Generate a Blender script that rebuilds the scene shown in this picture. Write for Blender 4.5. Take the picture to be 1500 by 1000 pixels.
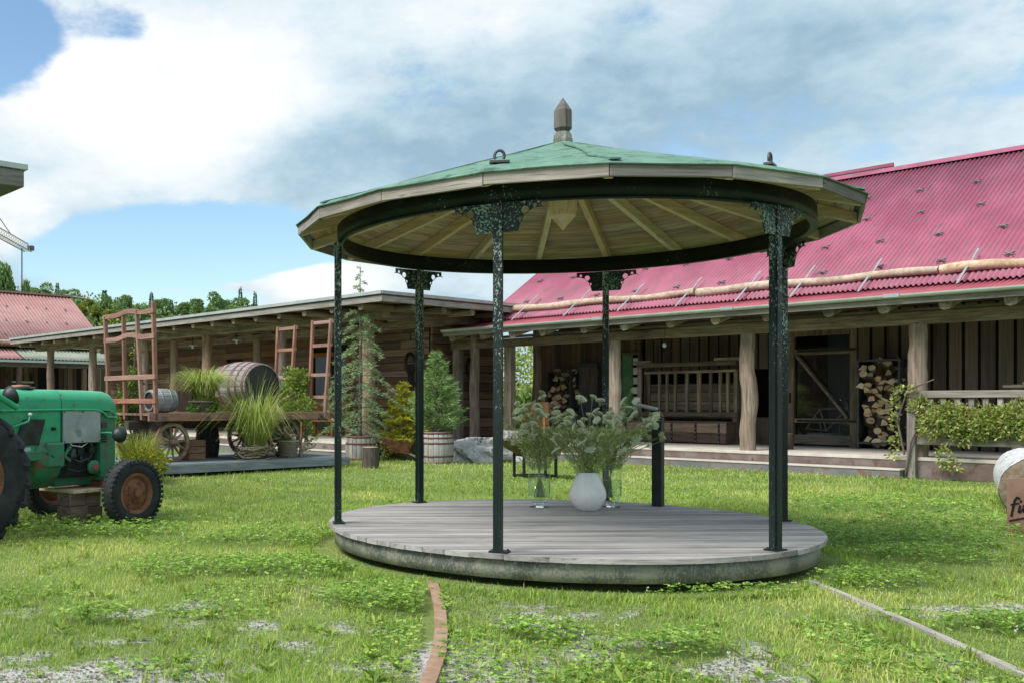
import bpy, bmesh, math, random
import numpy as np
from mathutils import Vector, Matrix
R = math.radians
random.seed(7)
scene = bpy.context.scene
for o in list(bpy.data.objects): bpy.data.objects.remove(o)
COL = scene.collection
# ------------------------------------------------------------------ camera
cd = bpy.data.cameras.new('camera'); cam = bpy.data.objects.new('camera', cd); COL.objects.link(cam)
cam.location = (0, 0, 1.286); cam.rotation_euler = (R(90), 0, 0)
cd.sensor_width = 36; cd.lens = 34.42; cd.shift_x = 0.2023; cd.shift_y = 0.0597
cd.clip_start = 0.1; cd.clip_end = 3000
scene.camera = cam
# ------------------------------------------------------------------ colour management
scene.view_settings.view_transform = 'Standard'; scene.view_settings.look = 'None'
scene.view_settings.exposure = 1.6; scene.view_settings.gamma = 1
scene.view_settings.use_curve_mapping = False
scene.cycles.max_bounces = 8; scene.cycles.transparent_max_bounces = 12
scene.cycles.diffuse_bounces = 4
# ------------------------------------------------------------------ sun
SUN_AZ = math.atan2(-0.80, -0.45); SUN_EL = R(50)
sl = bpy.data.lights.new('sun', 'SUN'); sl.energy = 1.6; sl.angle = R(30); sl.color = (1.0, 0.95, 0.87)
sun = bpy.data.objects.new('sun', sl); COL.objects.link(sun)
sd = Vector((math.sin(SUN_AZ) * math.cos(SUN_EL), math.cos(SUN_AZ) * math.cos(SUN_EL), math.sin(SUN_EL)))
sun.rotation_euler = sd.to_track_quat('Z', 'Y').to_euler()
sun.location = (-10, -5, 20)

# ------------------------------------------------------------------ node helper
class NT:
    def __init__(s, tree): s.t = tree; s.n = tree.nodes; s.l = tree.links
    def node(s, kind, **kw):
        n = s.n.new(kind)
        for k, v in kw.items(): setattr(n, k, v)
        return n
    def put(s, sock, val):
        if isinstance(val, bpy.types.NodeSocket): s.l.new(val, sock)
        elif val is not None: sock.default_value = val
    def math(s, op, a, b=None, c=None, clamp=False):
        n = s.node('ShaderNodeMath', operation=op, use_clamp=clamp)
        s.put(n.inputs[0], a); s.put(n.inputs[1], b)
        if c is not None: s.put(n.inputs[2], c)
        return n.outputs[0]
    def vec(s, op, a, b=None, out=0):
        n = s.node('ShaderNodeVectorMath', operation=op)
        s.put(n.inputs[0], a)
        if b is not None: s.put(n.inputs[1], b)
        return n.outputs[out]
    def noise(s, v, scale, detail=6, rough=.55, dist=0, out='Fac'):
        n = s.node('ShaderNodeTexNoise'); s.put(n.inputs['Vector'], v)
        n.inputs['Scale'].default_value = scale; n.inputs['Detail'].default_value = detail
        n.inputs['Roughness'].default_value = rough; n.inputs['Distortion'].default_value = dist
        return n.outputs[out]
    def voro(s, v, scale, out='Distance', feature='F1'):
        n = s.node('ShaderNodeTexVoronoi', feature=feature); s.put(n.inputs['Vector'], v)
        n.inputs['Scale'].default_value = scale
        return n.outputs[out]
    def ramp(s, f, stops):
        n = s.node('ShaderNodeValToRGB'); s.put(n.inputs[0], f); e = n.color_ramp.elements
        while len(e) > 1: e.remove(e[-1])
        e[0].position, e[0].color = stops[0][0], c4(stops[0][1])
        for p, c in stops[1:]:
            x = e.new(p); x.color = c4(c)
        return n.outputs[0]
    def smooth(s, f, a, b, lo=0, hi=1):
        n = s.node('ShaderNodeMapRange', interpolation_type='SMOOTHSTEP'); s.put(n.inputs[0], f)
        for i, v in enumerate((a, b, lo, hi)): s.put(n.inputs[i + 1], v)
        return n.outputs[0]
    def mix(s, f, a, b, mode='MIX'):
        n = s.node('ShaderNodeMix', data_type='RGBA', blend_type=mode)
        s.put(n.inputs[0], f)
        s.put(n.inputs[6], c4(a) if not isinstance(a, bpy.types.NodeSocket) else a)
        s.put(n.inputs[7], c4(b) if not isinstance(b, bpy.types.NodeSocket) else b)
        return n.outputs[2]
    def mapping(s, v, loc=(0, 0, 0), rot=(0, 0, 0), sc=(1, 1, 1)):
        n = s.node('ShaderNodeMapping'); s.put(n.inputs[0], v)
        n.inputs[1].default_value = loc; n.inputs[2].default_value = rot; n.inputs[3].default_value = sc
        return n.outputs[0]
    def bump(s, h, st=.4, dist=.01):
        n = s.node('ShaderNodeBump'); s.put(n.inputs['Height'], h)
        n.inputs['Strength'].default_value = st; n.inputs['Distance'].default_value = dist
        return n.outputs[0]
def c4(c):
    if isinstance(c, (int, float)): return (c, c, c, 1)
    return tuple(c) if len(c) == 4 else (*c, 1)

# ------------------------------------------------------------------ sky
world = bpy.data.worlds.new('World'); scene.world = world; world.use_nodes = True
w = NT(world.node_tree); w.n.clear()
sky = w.node('ShaderNodeTexSky', sky_type='NISHITA', sun_disc=False)
sky.sun_elevation = SUN_EL; sky.sun_rotation = SUN_AZ; sky.altitude = 400; sky.air_density = 1.2; sky.dust_density = .6; sky.ozone_density = 2.0
gd = w.node('ShaderNodeTexCoord').outputs['Generated']
d = w.vec('NORMALIZE', gd)
sep = w.node('ShaderNodeSeparateXYZ'); w.put(sep.inputs[0], d)
den = w.math('ADD', w.math('MAXIMUM', sep.outputs[2], 0.0), 0.22)
comb = w.node('ShaderNodeCombineXYZ')
w.put(comb.inputs[0], w.math('DIVIDE', sep.outputs[0], den)); w.put(comb.inputs[1], w.math('DIVIDE', sep.outputs[1], den))
cp = comb.outputs[0]
def blob(x, y, z, wide, tall):
    # soft patch of sky round one direction; wide/tall are its half sizes
    v = Vector((x, y, z)).normalized()
    n = w.vec('SUBTRACT', d, tuple(v)); n = w.vec('MULTIPLY', n, (1 / wide, 1 / wide, 1 / tall))
    return w.smooth(w.vec('LENGTH', n, out=1), 1.0, 0.25)
n1 = w.noise(w.mapping(cp, loc=(3.1, 1.7, 0)), 1.25, 9, .56, .25)
n2 = w.noise(w.mapping(cp, loc=(7.3, 2.2, 0)), 1.1, 8, .55, .5)
n3 = w.noise(w.mapping(d, sc=(1, 1, 2.2)), 9, 8, .6, .2)
n4 = w.noise(w.mapping(d, loc=(2, 5, 1), sc=(1, 1, 1.7)), 22, 6, .62, .3)
cov = w.math('ADD', w.math('MULTIPLY', n1, .62), w.math('ADD', w.math('MULTIPLY', n3, .50), w.math('MULTIPLY', n4, .16)))
cov = w.math('ADD', cov, .06)
def sub(a, b, k): return w.math('SUBTRACT', a, w.math('MULTIPLY', b, k))
def add(a, b, k): return w.math('ADD', a, w.math('MULTIPLY', b, k))
cov = sub(cov, blob(-.105, 1, .150, .21, .070), .62)     # blue gap low over the hill
cov = sub(cov, blob(-.30, 1, .37, .085, .075), .42)      # blue corner upper left
cov = sub(cov, blob(-.19, 1, .385, .06, .030), .30)
cov = add(cov, blob(-.14, 1, .30, .17, .11), .35)         # bright bank of cloud
cov = add(cov, blob(-.31, 1, .19, .075, .035), .40)
cov = add(cov, blob(.02, 1, .120, .13, .030), .52)
cov = add(cov, blob(-.11, 1, .118, .10, .012), .36)
cmask = w.smooth(cov, .50, .69)
shade = w.math('ADD', w.math('MULTIPLY', n2, .62), w.math('ADD', w.math('MULTIPLY', n3, .40), w.math('MULTIPLY', n4, .30)))
shade = w.math('SUBTRACT', shade, .14)
shade = add(shade, blob(-.15, 1, .31, .22, .12), .42)
shade = add(shade, blob(.03, 1, .125, .10, .03), .35)
shade = add(shade, blob(-.31, 1, .19, .10, .05), .30)
shade = add(shade, blob(.16, 1, .40, .14, .05), .14)
shade = sub(shade, blob(.06, 1, .245, .20, .075), .24)
shade = sub(shade, blob(.36, 1, .31, .30, .12), .20)
ccol = w.ramp(shade, [(.26, (1.7, 2.5, 3.1)), (.42, (2.5, 3.35, 3.9)), (.58, (3.6, 4.2, 4.55)), (.74, (4.6, 4.85, 5.0)), (.92, (5.3, 5.35, 5.4))])
skyc = w.mix(1.0, sky.outputs[0], (.80, .88, .88), 'MULTIPLY')
fin = w.mix(cmask, skyc, ccol)
bg = w.node('ShaderNodeBackground'); w.put(bg.inputs[0], fin); bg.inputs[1].default_value = .068
wo = w.node('ShaderNodeOutputWorld'); w.l.new(bg.outputs[0], wo.inputs[0])

# ------------------------------------------------------------------ materials
MATS = {}
def newmat(name):
    m = bpy.data.materials.new(name); m.use_nodes = True; t = NT(m.node_tree); t.n.clear()
    p = t.node('ShaderNodeBsdfPrincipled'); o = t.node('ShaderNodeOutputMaterial'); t.l.new(p.outputs[0], o.inputs[0])
    MATS[name] = m
    return m, t, p, o
def coords(t, rnd=True):
    tc = t.node('ShaderNodeTexCoord').outputs['Object']
    oi = t.node('ShaderNodeObjectInfo').outputs['Random']
    if rnd: tc = t.vec('ADD', tc, t.vec('SCALE', (37.0, 91.0, 53.0), None)) if False else t.vec('ADD', tc, rvec(t, oi))
    return tc, oi
def rvec(t, oi):
    c = t.node('ShaderNodeCombineXYZ')
    t.put(c.inputs[0], t.math('MULTIPLY', oi, 37.)); t.put(c.inputs[1], t.math('MULTIPLY', oi, 91.)); t.put(c.inputs[2], t.math('MULTIPLY', oi, 53.))
    return c.outputs[0]
AX = {'x': (1, 14, 14), 'y': (14, 1, 14), 'z': (14, 14, 1), 'n': (4, 4, 4)}
def wood(name, ca, cb, axis='x', stain=(.05, .04, .035), samt=.45, scale=1.6, var=.35, rough=.86, bump=.5):
    m, t, p, o = newmat(name); tc, oi = coords(t)
    g = t.noise(t.mapping(tc, sc=AX[axis]), scale, 8, .62, .7)
    g2 = t.noise(t.mapping(tc, sc=tuple(v * 4 if v > 1 else 1.5 for v in AX[axis])), scale, 4, .6, .3)
    col = t.ramp(g, [(.30, ca), (.68, cb)])
    col = t.mix(t.smooth(g2, .56, .70, 0, .55), col, stain)
    big = t.noise(tc, 1.3, 5, .6)
    col = t.mix(t.smooth(big, .45, .75, 0, samt), col, stain)
    kn = t.smooth(t.voro(t.mapping(tc, sc=tuple(1 if v == 1 else .35 * v for v in AX[axis])), 1.9), .03, .12, .75, 0)
    col = t.mix(kn, col, stain)
    hv = t.node('ShaderNodeHueSaturation'); t.put(hv.inputs['Color'], col)
    t.put(hv.inputs['Value'], t.math('ADD', t.math('MULTIPLY', oi, 2 * var), 1 - var))
    t.put(hv.inputs['Saturation'], t.math('ADD', t.math('MULTIPLY', t.math('FRACT', t.math('MULTIPLY', oi, 7.31)), .5), .75))
    t.put(p.inputs['Base Color'], hv.outputs[0]); p.inputs['Roughness'].default_value = rough
    p.inputs['Specular IOR Level'].default_value = .25
    t.put(p.inputs['Normal'], t.bump(t.math('ADD', g, t.math('MULTIPLY', g2, .7)), bump, .012))
    return m
def plain(name, col, rough=.6, metal=0, col2=None, nscale=8, lo=.42, hi=.62, bump=0, bs=40, spec=.5, thr2=None):
    m, t, p, o = newmat(name); tc, oi = coords(t)
    if col2 is not None:
        f = t.smooth(t.noise(tc, nscale, 8, .65, .3), lo, hi)
        c = t.mix(f, col, col2)
        if thr2:
            f2 = t.smooth(t.noise(tc, thr2[1], 4, .6), thr2[2], thr2[3]); c = t.mix(f2, c, thr2[0])
        t.put(p.inputs['Base Color'], c)
    else: p.inputs['Base Color'].default_value = c4(col)
    p.inputs['Roughness'].default_value = rough; p.inputs['Metallic'].default_value = metal
    p.inputs['Specular IOR Level'].default_value = spec
    if bump: t.put(p.inputs['Normal'], t.bump(t.noise(tc, bs, 5, .6), bump, .01))
    return m
for ax in 'xyz':
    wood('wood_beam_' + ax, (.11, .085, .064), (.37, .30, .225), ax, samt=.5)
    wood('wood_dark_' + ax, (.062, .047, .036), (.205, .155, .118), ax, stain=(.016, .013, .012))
    wood('wood_grey_' + ax, (.20, .185, .17), (.40, .37, .335), ax, samt=.35)
    wood('wood_wall_' + ax, (.10, .062, .044), (.31, .205, .145), ax, stain=(.03, .02, .015), var=.5)
    wood('wood_red_' + ax, (.215, .11, .085), (.385, .235, .19), ax, stain=(.14, .075, .05), samt=.3, var=.15)
    wood('wood_brown_' + ax, (.20, .085, .035), (.33, .16, .07), ax, samt=.2, var=.15)
    wood('wood_ceiling_' + ax, (.25, .185, .13), (.60, .465, .345), ax, stain=(.17, .10, .05), samt=.35, var=.16)
    wood('wood_rafter_' + ax, (.56, .43, .31), (.82, .67, .50), ax, stain=(.28, .20, .125), samt=.2, var=.10)
wood('wood_deck_x', (.23, .225, .225), (.42, .405, .40), 'x', stain=(.11, .10, .095), samt=.4, var=.20, scale=1.3)
wood('wood_platform_x', (.15, .17, .19), (.30, .33, .36), 'x', stain=(.08, .09, .10), samt=.3, var=.12)
wood('stave_z', (.26, .255, .25), (.48, .465, .45), 'z', stain=(.07, .065, .06), samt=.35, var=.16)
wood('stave_y', (.15, .145, .15), (.34, .325, .32), 'y', stain=(.07, .06, .06), samt=.45, var=.16)
wood('stave_x', (.24, .26, .28), (.42, .45, .48), 'x', stain=(.12, .13, .14), samt=.25, var=.12)
wood('stave_dark', (.028, .028, .028), (.07, .07, .07), 'z', stain=(.02, .02, .02), var=.15)
wood('post_log', (.15, .105, .08), (.46, .355, .275), 'z', stain=(.10, .07, .05), samt=.5, var=.15, scale=1.5, bump=.9)
wood('log_peeled', (.34, .25, .18), (.64, .54, .43), 'n', stain=(.20, .11, .07), samt=.55, var=.12, scale=2.6)
wood('finial_wood', (.085, .075, .068), (.19, .175, .16), 'z', samt=.3, var=.05)
wood('bark', (.075, .06, .05), (.21, .17, .14), 'z', stain=(.04, .03, .025), samt=.4, bump=1)
wood('split_bark', (.06, .045, .035), (.19, .14, .10), 'y', stain=(.03, .02, .015), var=.35)
wood('split_face', (.52, .38, .22), (.80, .63, .42), 'n', stain=(.36, .21, .10), samt=.3, var=.28, scale=6)
wood('orange_wood', (.50, .20, .05), (.68, .32, .10), 'z', stain=(.35, .13, .04), samt=.2, var=.1)
wood('wicker', (.07, .055, .045), (.20, .165, .135), 'n', stain=(.03, .025, .02), scale=9)
plain('edge_rust', (.26, .15, .10), .8, 0, (.36, .245, .17), 6, .35, .65, .3, 50)
wood('twig', (.17, .135, .10), (.40, .34, .27), 'n', scale=7, var=.3)
plain('steel_step', (.13, .135, .15), .55, 0, (.19, .18, .185), 2.5, .35, .65, .2, 30, thr2=((.17, .10, .075), 5, .56, .68))
plain('rust_riser', (.125, .085, .075), .7, 0, (.185, .155, .15), 2.2, .4, .62, .2, 40, thr2=((.10, .055, .045), 6, .55, .66))
plain('porch_floor', (.44, .41, .36), .8, 0, (.55, .52, .47), 3, .35, .65, .2, 60)
plain('rust', (.16, .060, .032), .8, .1, (.27, .125, .075), 7, .35, .65, .35, 60, thr2=((.07, .03, .02), 13, .58, .68))
plain('rust_plate', (.25, .13, .095), .7, .1, (.34, .20, .15), 4, .35, .65, .2, 60)
plain('iron', (.012, .014, .015), .5, .3, (.022, .024, .025), 9)
plain('steel_dark', (.055, .06, .065), .5, .4, (.09, .09, .095), 6)
plain('guard_steel', (.16, .16, .17), .5, .4, (.24, .24, .25), 9)
plain('galvanised', (.34, .36, .38), .45, .5, (.43, .46, .48), 10, .35, .65)
plain('roof_trim', (.33, .36, .36), .5, .2, (.42, .45, .44), 4, .35, .65)
plain('gutter_paint', (.42, .47, .46), .5, .1, (.50, .55, .54), 4, .35, .65)
plain('hoop_rust', (.22, .085, .05), .75, .2, (.13, .055, .04), 12)
plain('hoop_grey', (.36, .38, .40), .5, .5, (.27, .28, .29), 9)
plain('hoop_maroon', (.12, .045, .042), .6, .1, (.19, .085, .075), 9)
plain('green_felt', (.085, .19, .14), .85, 0, (.14, .265, .205), 5, .35, .65, .7, 50, thr2=((.045, .095, .07), 6, .54, .68))
plain('tractor_green', (.03, .36, .175), .28, 0, (.02, .265, .125), 6, .5, .72, thr2=((.11, .11, .085), 9, .63, .74))
plain('tractor_green_worn', (.03, .21, .115), .5, 0, (.06, .13, .075), 7, .45, .66, .15, 40, thr2=((.14, .085, .05), 8, .56, .66))
plain('tractor_grey', (.30, .34, .36), .4, .2, (.46, .50, .50), 2.2, .35, .65, thr2=((.20, .22, .22), 5, .56, .72))
plain('rubber', (.020, .024, .028), .75, 0, (.038, .042, .046), 7, .4, .65, .2, 50, spec=.3)
plain('engine_black', (.012, .016, .018), .5, .2, (.035, .045, .045), 9)
plain('black_glass', (.006, .008, .012), .08)
plain('lamp_glass', (.55, .58, .58), .15)
plain('chrome', (.6, .62, .64), .25, .9)
plain('ceramic', (.82, .83, .81), .32, 0, (.72, .73, .72), 3, .4, .6)
plain('stone', (.32, .325, .335), .9, 0, (.52, .53, .55), 6, .42, .6, 1, 16, thr2=((.15, .145, .14), 6, .54, .64))
plain('birch_bark', (.46, .475, .49), .75, 0, (.60, .61, .62), 5, .35, .6, .6, 26, thr2=((.10, .095, .095), 15, .57, .63))
plain('concrete', (.36, .37, .37), .85, 0, (.46, .47, .47), 4, .4, .6)
plain('white_paint', (.62, .65, .66), .55, 0, (.55, .57, .58), 6)
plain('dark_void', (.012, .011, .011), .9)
plain('soil', (.045, .033, .025), .95, 0, (.07, .052, .04), 20)
plain('leather', (.012, .011, .012), .5)
plain('blue_grey_plaster', (.30, .36, .42), .7)
plain('green_panel', (.055, .17, .06), .5, 0, (.09, .23, .09), 4)
plain('terracotta', (.24, .11, .075), .85, 0, (.30, .15, .10), 6)
plain('crane_yellow', (.32, .27, .16), .6)
plain('white_petal', (.88, .90, .85), .8, 0, (.70, .75, .60), 25, .35, .7)
plain('green_petal', (.36, .44, .20), .8, 0, (.52, .58, .36), 25)
plain('stem', (.26, .32, .13), .7)
plain('bowl_rust', (.10, .045, .032), .6, .2, (.15, .075, .055), 6)
plain('old_cut', (.13, .10, .068), .9, 0, (.21, .165, .115), 14, .35, .65, .5, 30, thr2=((.10, .075, .05), 9, .56, .68))
plain('red_petal', (.45, .08, .07), .7)
plain('black_ink', (.006, .005, .005), .7)
# peeling dark green paint
def peeling(name, base, chips, lo, hi, zfade=None, sc=26):
    m, t, p, o = newmat(name); tc, oi = coords(t)
    a = t.noise(t.mapping(tc, sc=(1, 1, .6)), sc, 6, .72, .5)
    b = t.noise(t.mapping(tc, sc=(1.4, 1.4, .8)), 2.6, 3, .5)
    e = t.math('ADD', a, t.math('MULTIPLY', b, .42))
    if zfade: 
        sz = t.node('ShaderNodeSeparateXYZ'); t.put(sz.inputs[0], t.node('ShaderNodeTexCoord').outputs['Object'])
        e = t.math('ADD', e, t.smooth(sz.outputs[2], zfade[0], zfade[1], 0, zfade[2]))
    f = t.smooth(e, lo, hi)
    c0 = t.mix(t.smooth(b, .4, .65), base, tuple(x * 1.7 for x in base))
    c = t.mix(f, c0, chips)
    t.put(p.inputs['Base Color'], c); t.put(p.inputs['Roughness'], t.math('ADD', t.math('MULTIPLY', f, .4), .45)); p.inputs['Specular IOR Level'].default_value = .32
    t.put(p.inputs['Normal'], t.bump(f, .25, .003))
peeling('post_paint', (.0055, .0125, .012), (.34, .43, .37), .852, .88, (1.4, 2.6, .13), 75)
peeling('bracket_paint', (.006, .0145, .0135), (.30, .45, .36), .76, .80, None, 60)
peeling('ring_paint', (.005, .011, .012), (.40, .46, .36), .88, .90, None, 70)
peeling('rim_paint', (.12, .13, .12), (.33, .315, .245), .66, .80, sc=70)
# corrugated sheet paint
def sheet(name, ca, cb, cc):
    m, t, p, o = newmat(name); tc, oi = coords(t, False)
    a = t.noise(t.mapping(tc, sc=(1, .5, .5)), 1.4, 7, .6); b = t.noise(t.mapping(tc, sc=(1.6, .35, .35)), 6, 7, .72)
    c = t.mix(t.smooth(a, .35, .65), ca, cb); c = t.mix(t.smooth(b, .50, .68, 0, .85), c, cc)
    t.put(p.inputs['Base Color'], c); p.inputs['Roughness'].default_value = .55
    t.put(p.inputs['Normal'], t.bump(b, .1, .004))
sheet('roof_pink', (.26, .056, .108), (.345, .092, .158), (.165, .085, .112))
sheet('roof_red', (.33, .062, .090), (.40, .095, .125), (.26, .08, .10))
sheet('roof_salmon', (.33, .165, .16), (.39, .215, .205), (.26, .15, .145))
sheet('roof_clear', (.20, .24, .19), (.28, .31, .24), (.10, .12, .09))
# glass and water
def glass(name, tint=(1, 1, 1), ior=1.45, rough=0):
    m, t, p, o = newmat(name)
    p.inputs['Base Color'].default_value = c4(tint); p.inputs['Roughness'].default_value = rough
    p.inputs['Transmission Weight'].default_value = 1; p.inputs['IOR'].default_value = ior
def thin(name, tint, ior=1.5, boost=1.0):
    # one thin sheet: mirror part by angle, the rest passes straight through
    m, t, p, o = newmat(name); fr = t.math('ADD', t.math('MULTIPLY', t.math('POWER', t.node('ShaderNodeLayerWeight').outputs['Facing'], 3.5), .75), .045)
    tr = t.node('ShaderNodeBsdfTransparent'); tr.inputs[0].default_value = c4(tint); gl = t.node('ShaderNodeBsdfGlossy'); gl.inputs[1].default_value = .0
    ms = t.node('ShaderNodeMixShader'); t.put(ms.inputs[0], t.math('MULTIPLY', fr, boost, clamp=True)); t.l.new(tr.outputs[0], ms.inputs[1]); t.l.new(gl.outputs[0], ms.inputs[2]); t.l.new(ms.outputs[0], o.inputs[0])
glass('glass', (.95, .98, .97)); thin('thin_glass', (.93, .97, .95), 1.5, 1.2); thin('water', (.90, .95, .91), 1.33, 1.2); thin('window_glass', (.62, .68, .70), 1.5, 2.2)
# foliage with a per leaf tint
def leafmat(name, rough=.55, trans=.35):
    m, t, p, o = newmat(name)
    a = t.node('ShaderNodeAttribute', attribute_name='tint').outputs['Color']
    t.put(p.inputs['Base Color'], a); p.inputs['Roughness'].default_value = rough; p.inputs['Specular IOR Level'].default_value = .3
    tr = t.node('ShaderNodeBsdfTranslucent'); t.put(tr.inputs[0], t.mix(1, a, (1.25, 1.3, .7), 'MULTIPLY'))
    ms = t.node('ShaderNodeMixShader'); ms.inputs[0].default_value = trans
    t.l.new(p.outputs[0], ms.inputs[1]); t.l.new(tr.outputs[0], ms.inputs[2]); t.l.new(ms.outputs[0], o.inputs[0])
def petal(name, col):
    m, t, p, o = newmat(name); p.inputs['Base Color'].default_value = c4(col); p.inputs['Roughness'].default_value = .8
    tr = t.node('ShaderNodeBsdfTranslucent'); tr.inputs[0].default_value = c4(col); ms = t.node('ShaderNodeMixShader'); ms.inputs[0].default_value = .35
    t.l.new(p.outputs[0], ms.inputs[1]); t.l.new(tr.outputs[0], ms.inputs[2]); t.l.new(ms.outputs[0], o.inputs[0])
petal('petal_white', (.88, .92, .76)); petal('petal_green', (.55, .62, .36))
leafmat('leaf'); leafmat('needle', .6, .2); leafmat('grass_blade', .6, .4)

# ------------------------------------------------------------------ mesh helper
def M(n): return MATS[n]
class MB:
    def __init__(s): s.v = []; s.f = []; s.m = []; s.s = []
    def add(s, v, f, m=0, smooth=False, X=None):
        b = len(s.v)
        for p in v:
            p = Vector(p)
            s.v.append(tuple(X @ p) if X is not None else tuple(p))
        for q in f: s.f.append(tuple(i + b for i in q)); s.m.append(m); s.s.append(smooth)
        return s
    def box(s, x0, x1, y0, y1, z0, z1, m=0, X=None):
        v = [(x, y, z) for z in (z0, z1) for y in (y0, y1) for x in (x0, x1)]
        return s.add(v, [(0, 2, 3, 1), (4, 5, 7, 6), (0, 1, 5, 4), (2, 6, 7, 3), (0, 4, 6, 2), (1, 3, 7, 5)], m, False, X)
    def beam(s, p0, p1, wd, ht, up=(0, 0, 1), m=0):
        p0, p1 = Vector(p0), Vector(p1); a = (p1 - p0); L = a.length; a.normalize()
        side = a.cross(Vector(up)); side.normalize(); u2 = side.cross(a)
        X = Matrix((a, side, u2)).transposed().to_4x4(); X.translation = p0
        return s.box(0, L, -wd / 2, wd / 2, -ht / 2, ht / 2, m, X)
    def tube(s, pts, r, n=8, caps=True, m=0, smooth=True, seed=None, jit=0):
        pts = [Vector(p) for p in pts]; k = len(pts)
        rs = r if isinstance(r, (list, tuple)) else [r] * k
        rng = random.Random(seed) if seed is not None else None
        ref = None; v = []
        for i, p in enumerate(pts):
            t = (pts[min(i + 1, k - 1)] - pts[max(i - 1, 0)]).normalized()
            if ref is None: ref = t.orthogonal().normalized()
            ref = (ref - t * ref.dot(t)).normalized(); b2 = t.cross(ref)
            for j in range(n):
                a = 2 * math.pi * j / n; rr = rs[i] * (1 + (rng.uniform(-jit, jit) if rng else 0))
                v.append(p + (ref * math.cos(a) + b2 * math.sin(a)) * rr)
        f = [(i * n + j, i * n + (j + 1) % n, (i + 1) * n + (j + 1) % n, (i + 1) * n + j) for i in range(k - 1) for j in range(n)]
        s.add(v, f, m, smooth)
        if caps:
            s.add([v[j] for j in range(n)], [tuple(reversed(range(n)))], m); s.add(v[-n:], [tuple(range(n))], m)
        return s
    def cyl(s, p0, p1, r, r1=None, n=14, m=0, caps=True): return s.tube([p0, p1], [r, r if r1 is None else r1], n, caps, m)
    def lathe(s, prof, n=24, X=None, m=0, smooth=True, a0=0, a1=2 * math.pi):
        full = abs(a1 - a0 - 2 * math.pi) < 1e-6; k = n if full else n + 1
        v = [(r * math.cos(a0 + (a1 - a0) * j / n), r * math.sin(a0 + (a1 - a0) * j / n), z) for r, z in prof for j in range(k)]
        f = [(i * k + j, i * k + (j + 1) % k, (i + 1) * k + (j + 1) % k, (i + 1) * k + j) for i in range(len(prof) - 1) for j in range(k if full else k - 1)]
        return s.add(v, f, m, smooth, X)
    def prism(s, poly, z0, z1, X=None, m=0, mside=None):
        n = len(poly); v = [(x, y, z0) for x, y in poly] + [(x, y, z1) for x, y in poly]
        s.add(v, [tuple(reversed(range(n))), tuple(range(n, 2 * n))], m, False, X)
        return s.add(v, [(i, (i + 1) % n, n + (i + 1) % n, n + i) for i in range(n)], m if mside is None else mside, False, X)
    def mesh(s, name, mats):
        me = bpy.data.meshes.new(name); me.from_pydata(s.v, [], s.f)
        for q in (mats if isinstance(mats, (list, tuple)) else [mats]): me.materials.append(M(q))
        me.polygons.foreach_set('material_index', s.m); me.polygons.foreach_set('use_smooth', s.s); me.update()
        return me
    def build(s, name, mats, parent=None, loc=None, bevel=0):
        o = link(name, s.mesh(name, mats), parent, loc)
        if bevel: bev(o, bevel)
        return o
def bev(o, w, seg=1):
    b = o.modifiers.new('Bevel', 'BEVEL'); b.width = w; b.segments = seg; b.limit_method = 'ANGLE'; b.angle_limit = R(40)
def link(name, data, parent=None, loc=None, rot=None):
    o = bpy.data.objects.new(name, data); COL.objects.link(o)
    if parent is not None: o.parent = parent
    if loc is not None: o.location = loc
    if rot is not None: o.rotation_euler = rot
    return o
def tag(o, label=None, cat=None, group=None, kind=None):
    if label: o['label'] = label
    if cat: o['category'] = cat
    if group: o['group'] = group
    if kind: o['kind'] = kind
    return o
def thing(name, label, cat, loc=(0, 0, 0), rz=0, group=None, sc=None):
    o = link(name, None, None, loc, (0, 0, rz)); o.empty_display_size = .2
    if sc: o.scale = (sc,) * 3
    return tag(o, label, cat, group)
def dup(root, loc=None, rz=None, label=None, scale=None):
    r = root.copy(); COL.objects.link(r)
    if loc is not None: r.location = loc
    if rz is not None: r.rotation_euler = (0, 0, rz)
    if scale is not None: r.scale = scale if isinstance(scale, tuple) else (scale,) * 3
    if label: r['label'] = label
    for ch in root.children:
        c = ch.copy(); COL.objects.link(c); c.parent = r
        for g in ch.children:
            e = g.copy(); COL.objects.link(e); e.parent = c
    return r
# fast mesh from numpy: triangles or quads with one tint per vertex
def npmesh(name, V, F, tint, mat):
    V = np.asarray(V, np.float32); F = np.asarray(F, np.int32); k = F.shape[1]
    me = bpy.data.meshes.new(name); me.vertices.add(len(V)); me.vertices.foreach_set('co', V.ravel())
    me.loops.add(F.size); me.loops.foreach_set('vertex_index', F.ravel())
    me.polygons.add(len(F)); me.polygons.foreach_set('loop_start', np.arange(len(F), dtype=np.int32) * k)
    me.update(calc_edges=True)
    if tint is not None:
        a = me.color_attributes.new('tint', 'FLOAT_COLOR', 'POINT')
        a.data.foreach_set('color', np.c_[np.asarray(tint, np.float32), np.ones(len(V), np.float32)].ravel())
    me.materials.append(M(mat)); me.validate()
    return me
RNG = np.random.default_rng(11)
def unit(a): return a / np.maximum(np.linalg.norm(a, axis=1, keepdims=True), 1e-9)
def leaves(P, D, L, W, tint, fold=.25, up=None):
    """leaf shaped quads: base P, direction D, length L, width W"""
    n = len(P); D = unit(D); L = np.broadcast_to(L, n)[:, None]; W = np.broadcast_to(W, n)[:, None]
    rnd = RNG.normal(size=(n, 3)) if up is None else up + RNG.normal(size=(n, 3)) * .35
    S = unit(np.cross(D, rnd)); Nn = np.cross(S, D)
    mid = P + D * L * .5 + Nn * W * fold
    V = np.stack([P, mid + S * W * .5, P + D * L, mid - S * W * .5], 1).reshape(-1, 3)
    F = np.arange(n * 4).reshape(n, 4)
    return V, F, np.repeat(tint, 4, 0)
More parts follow.
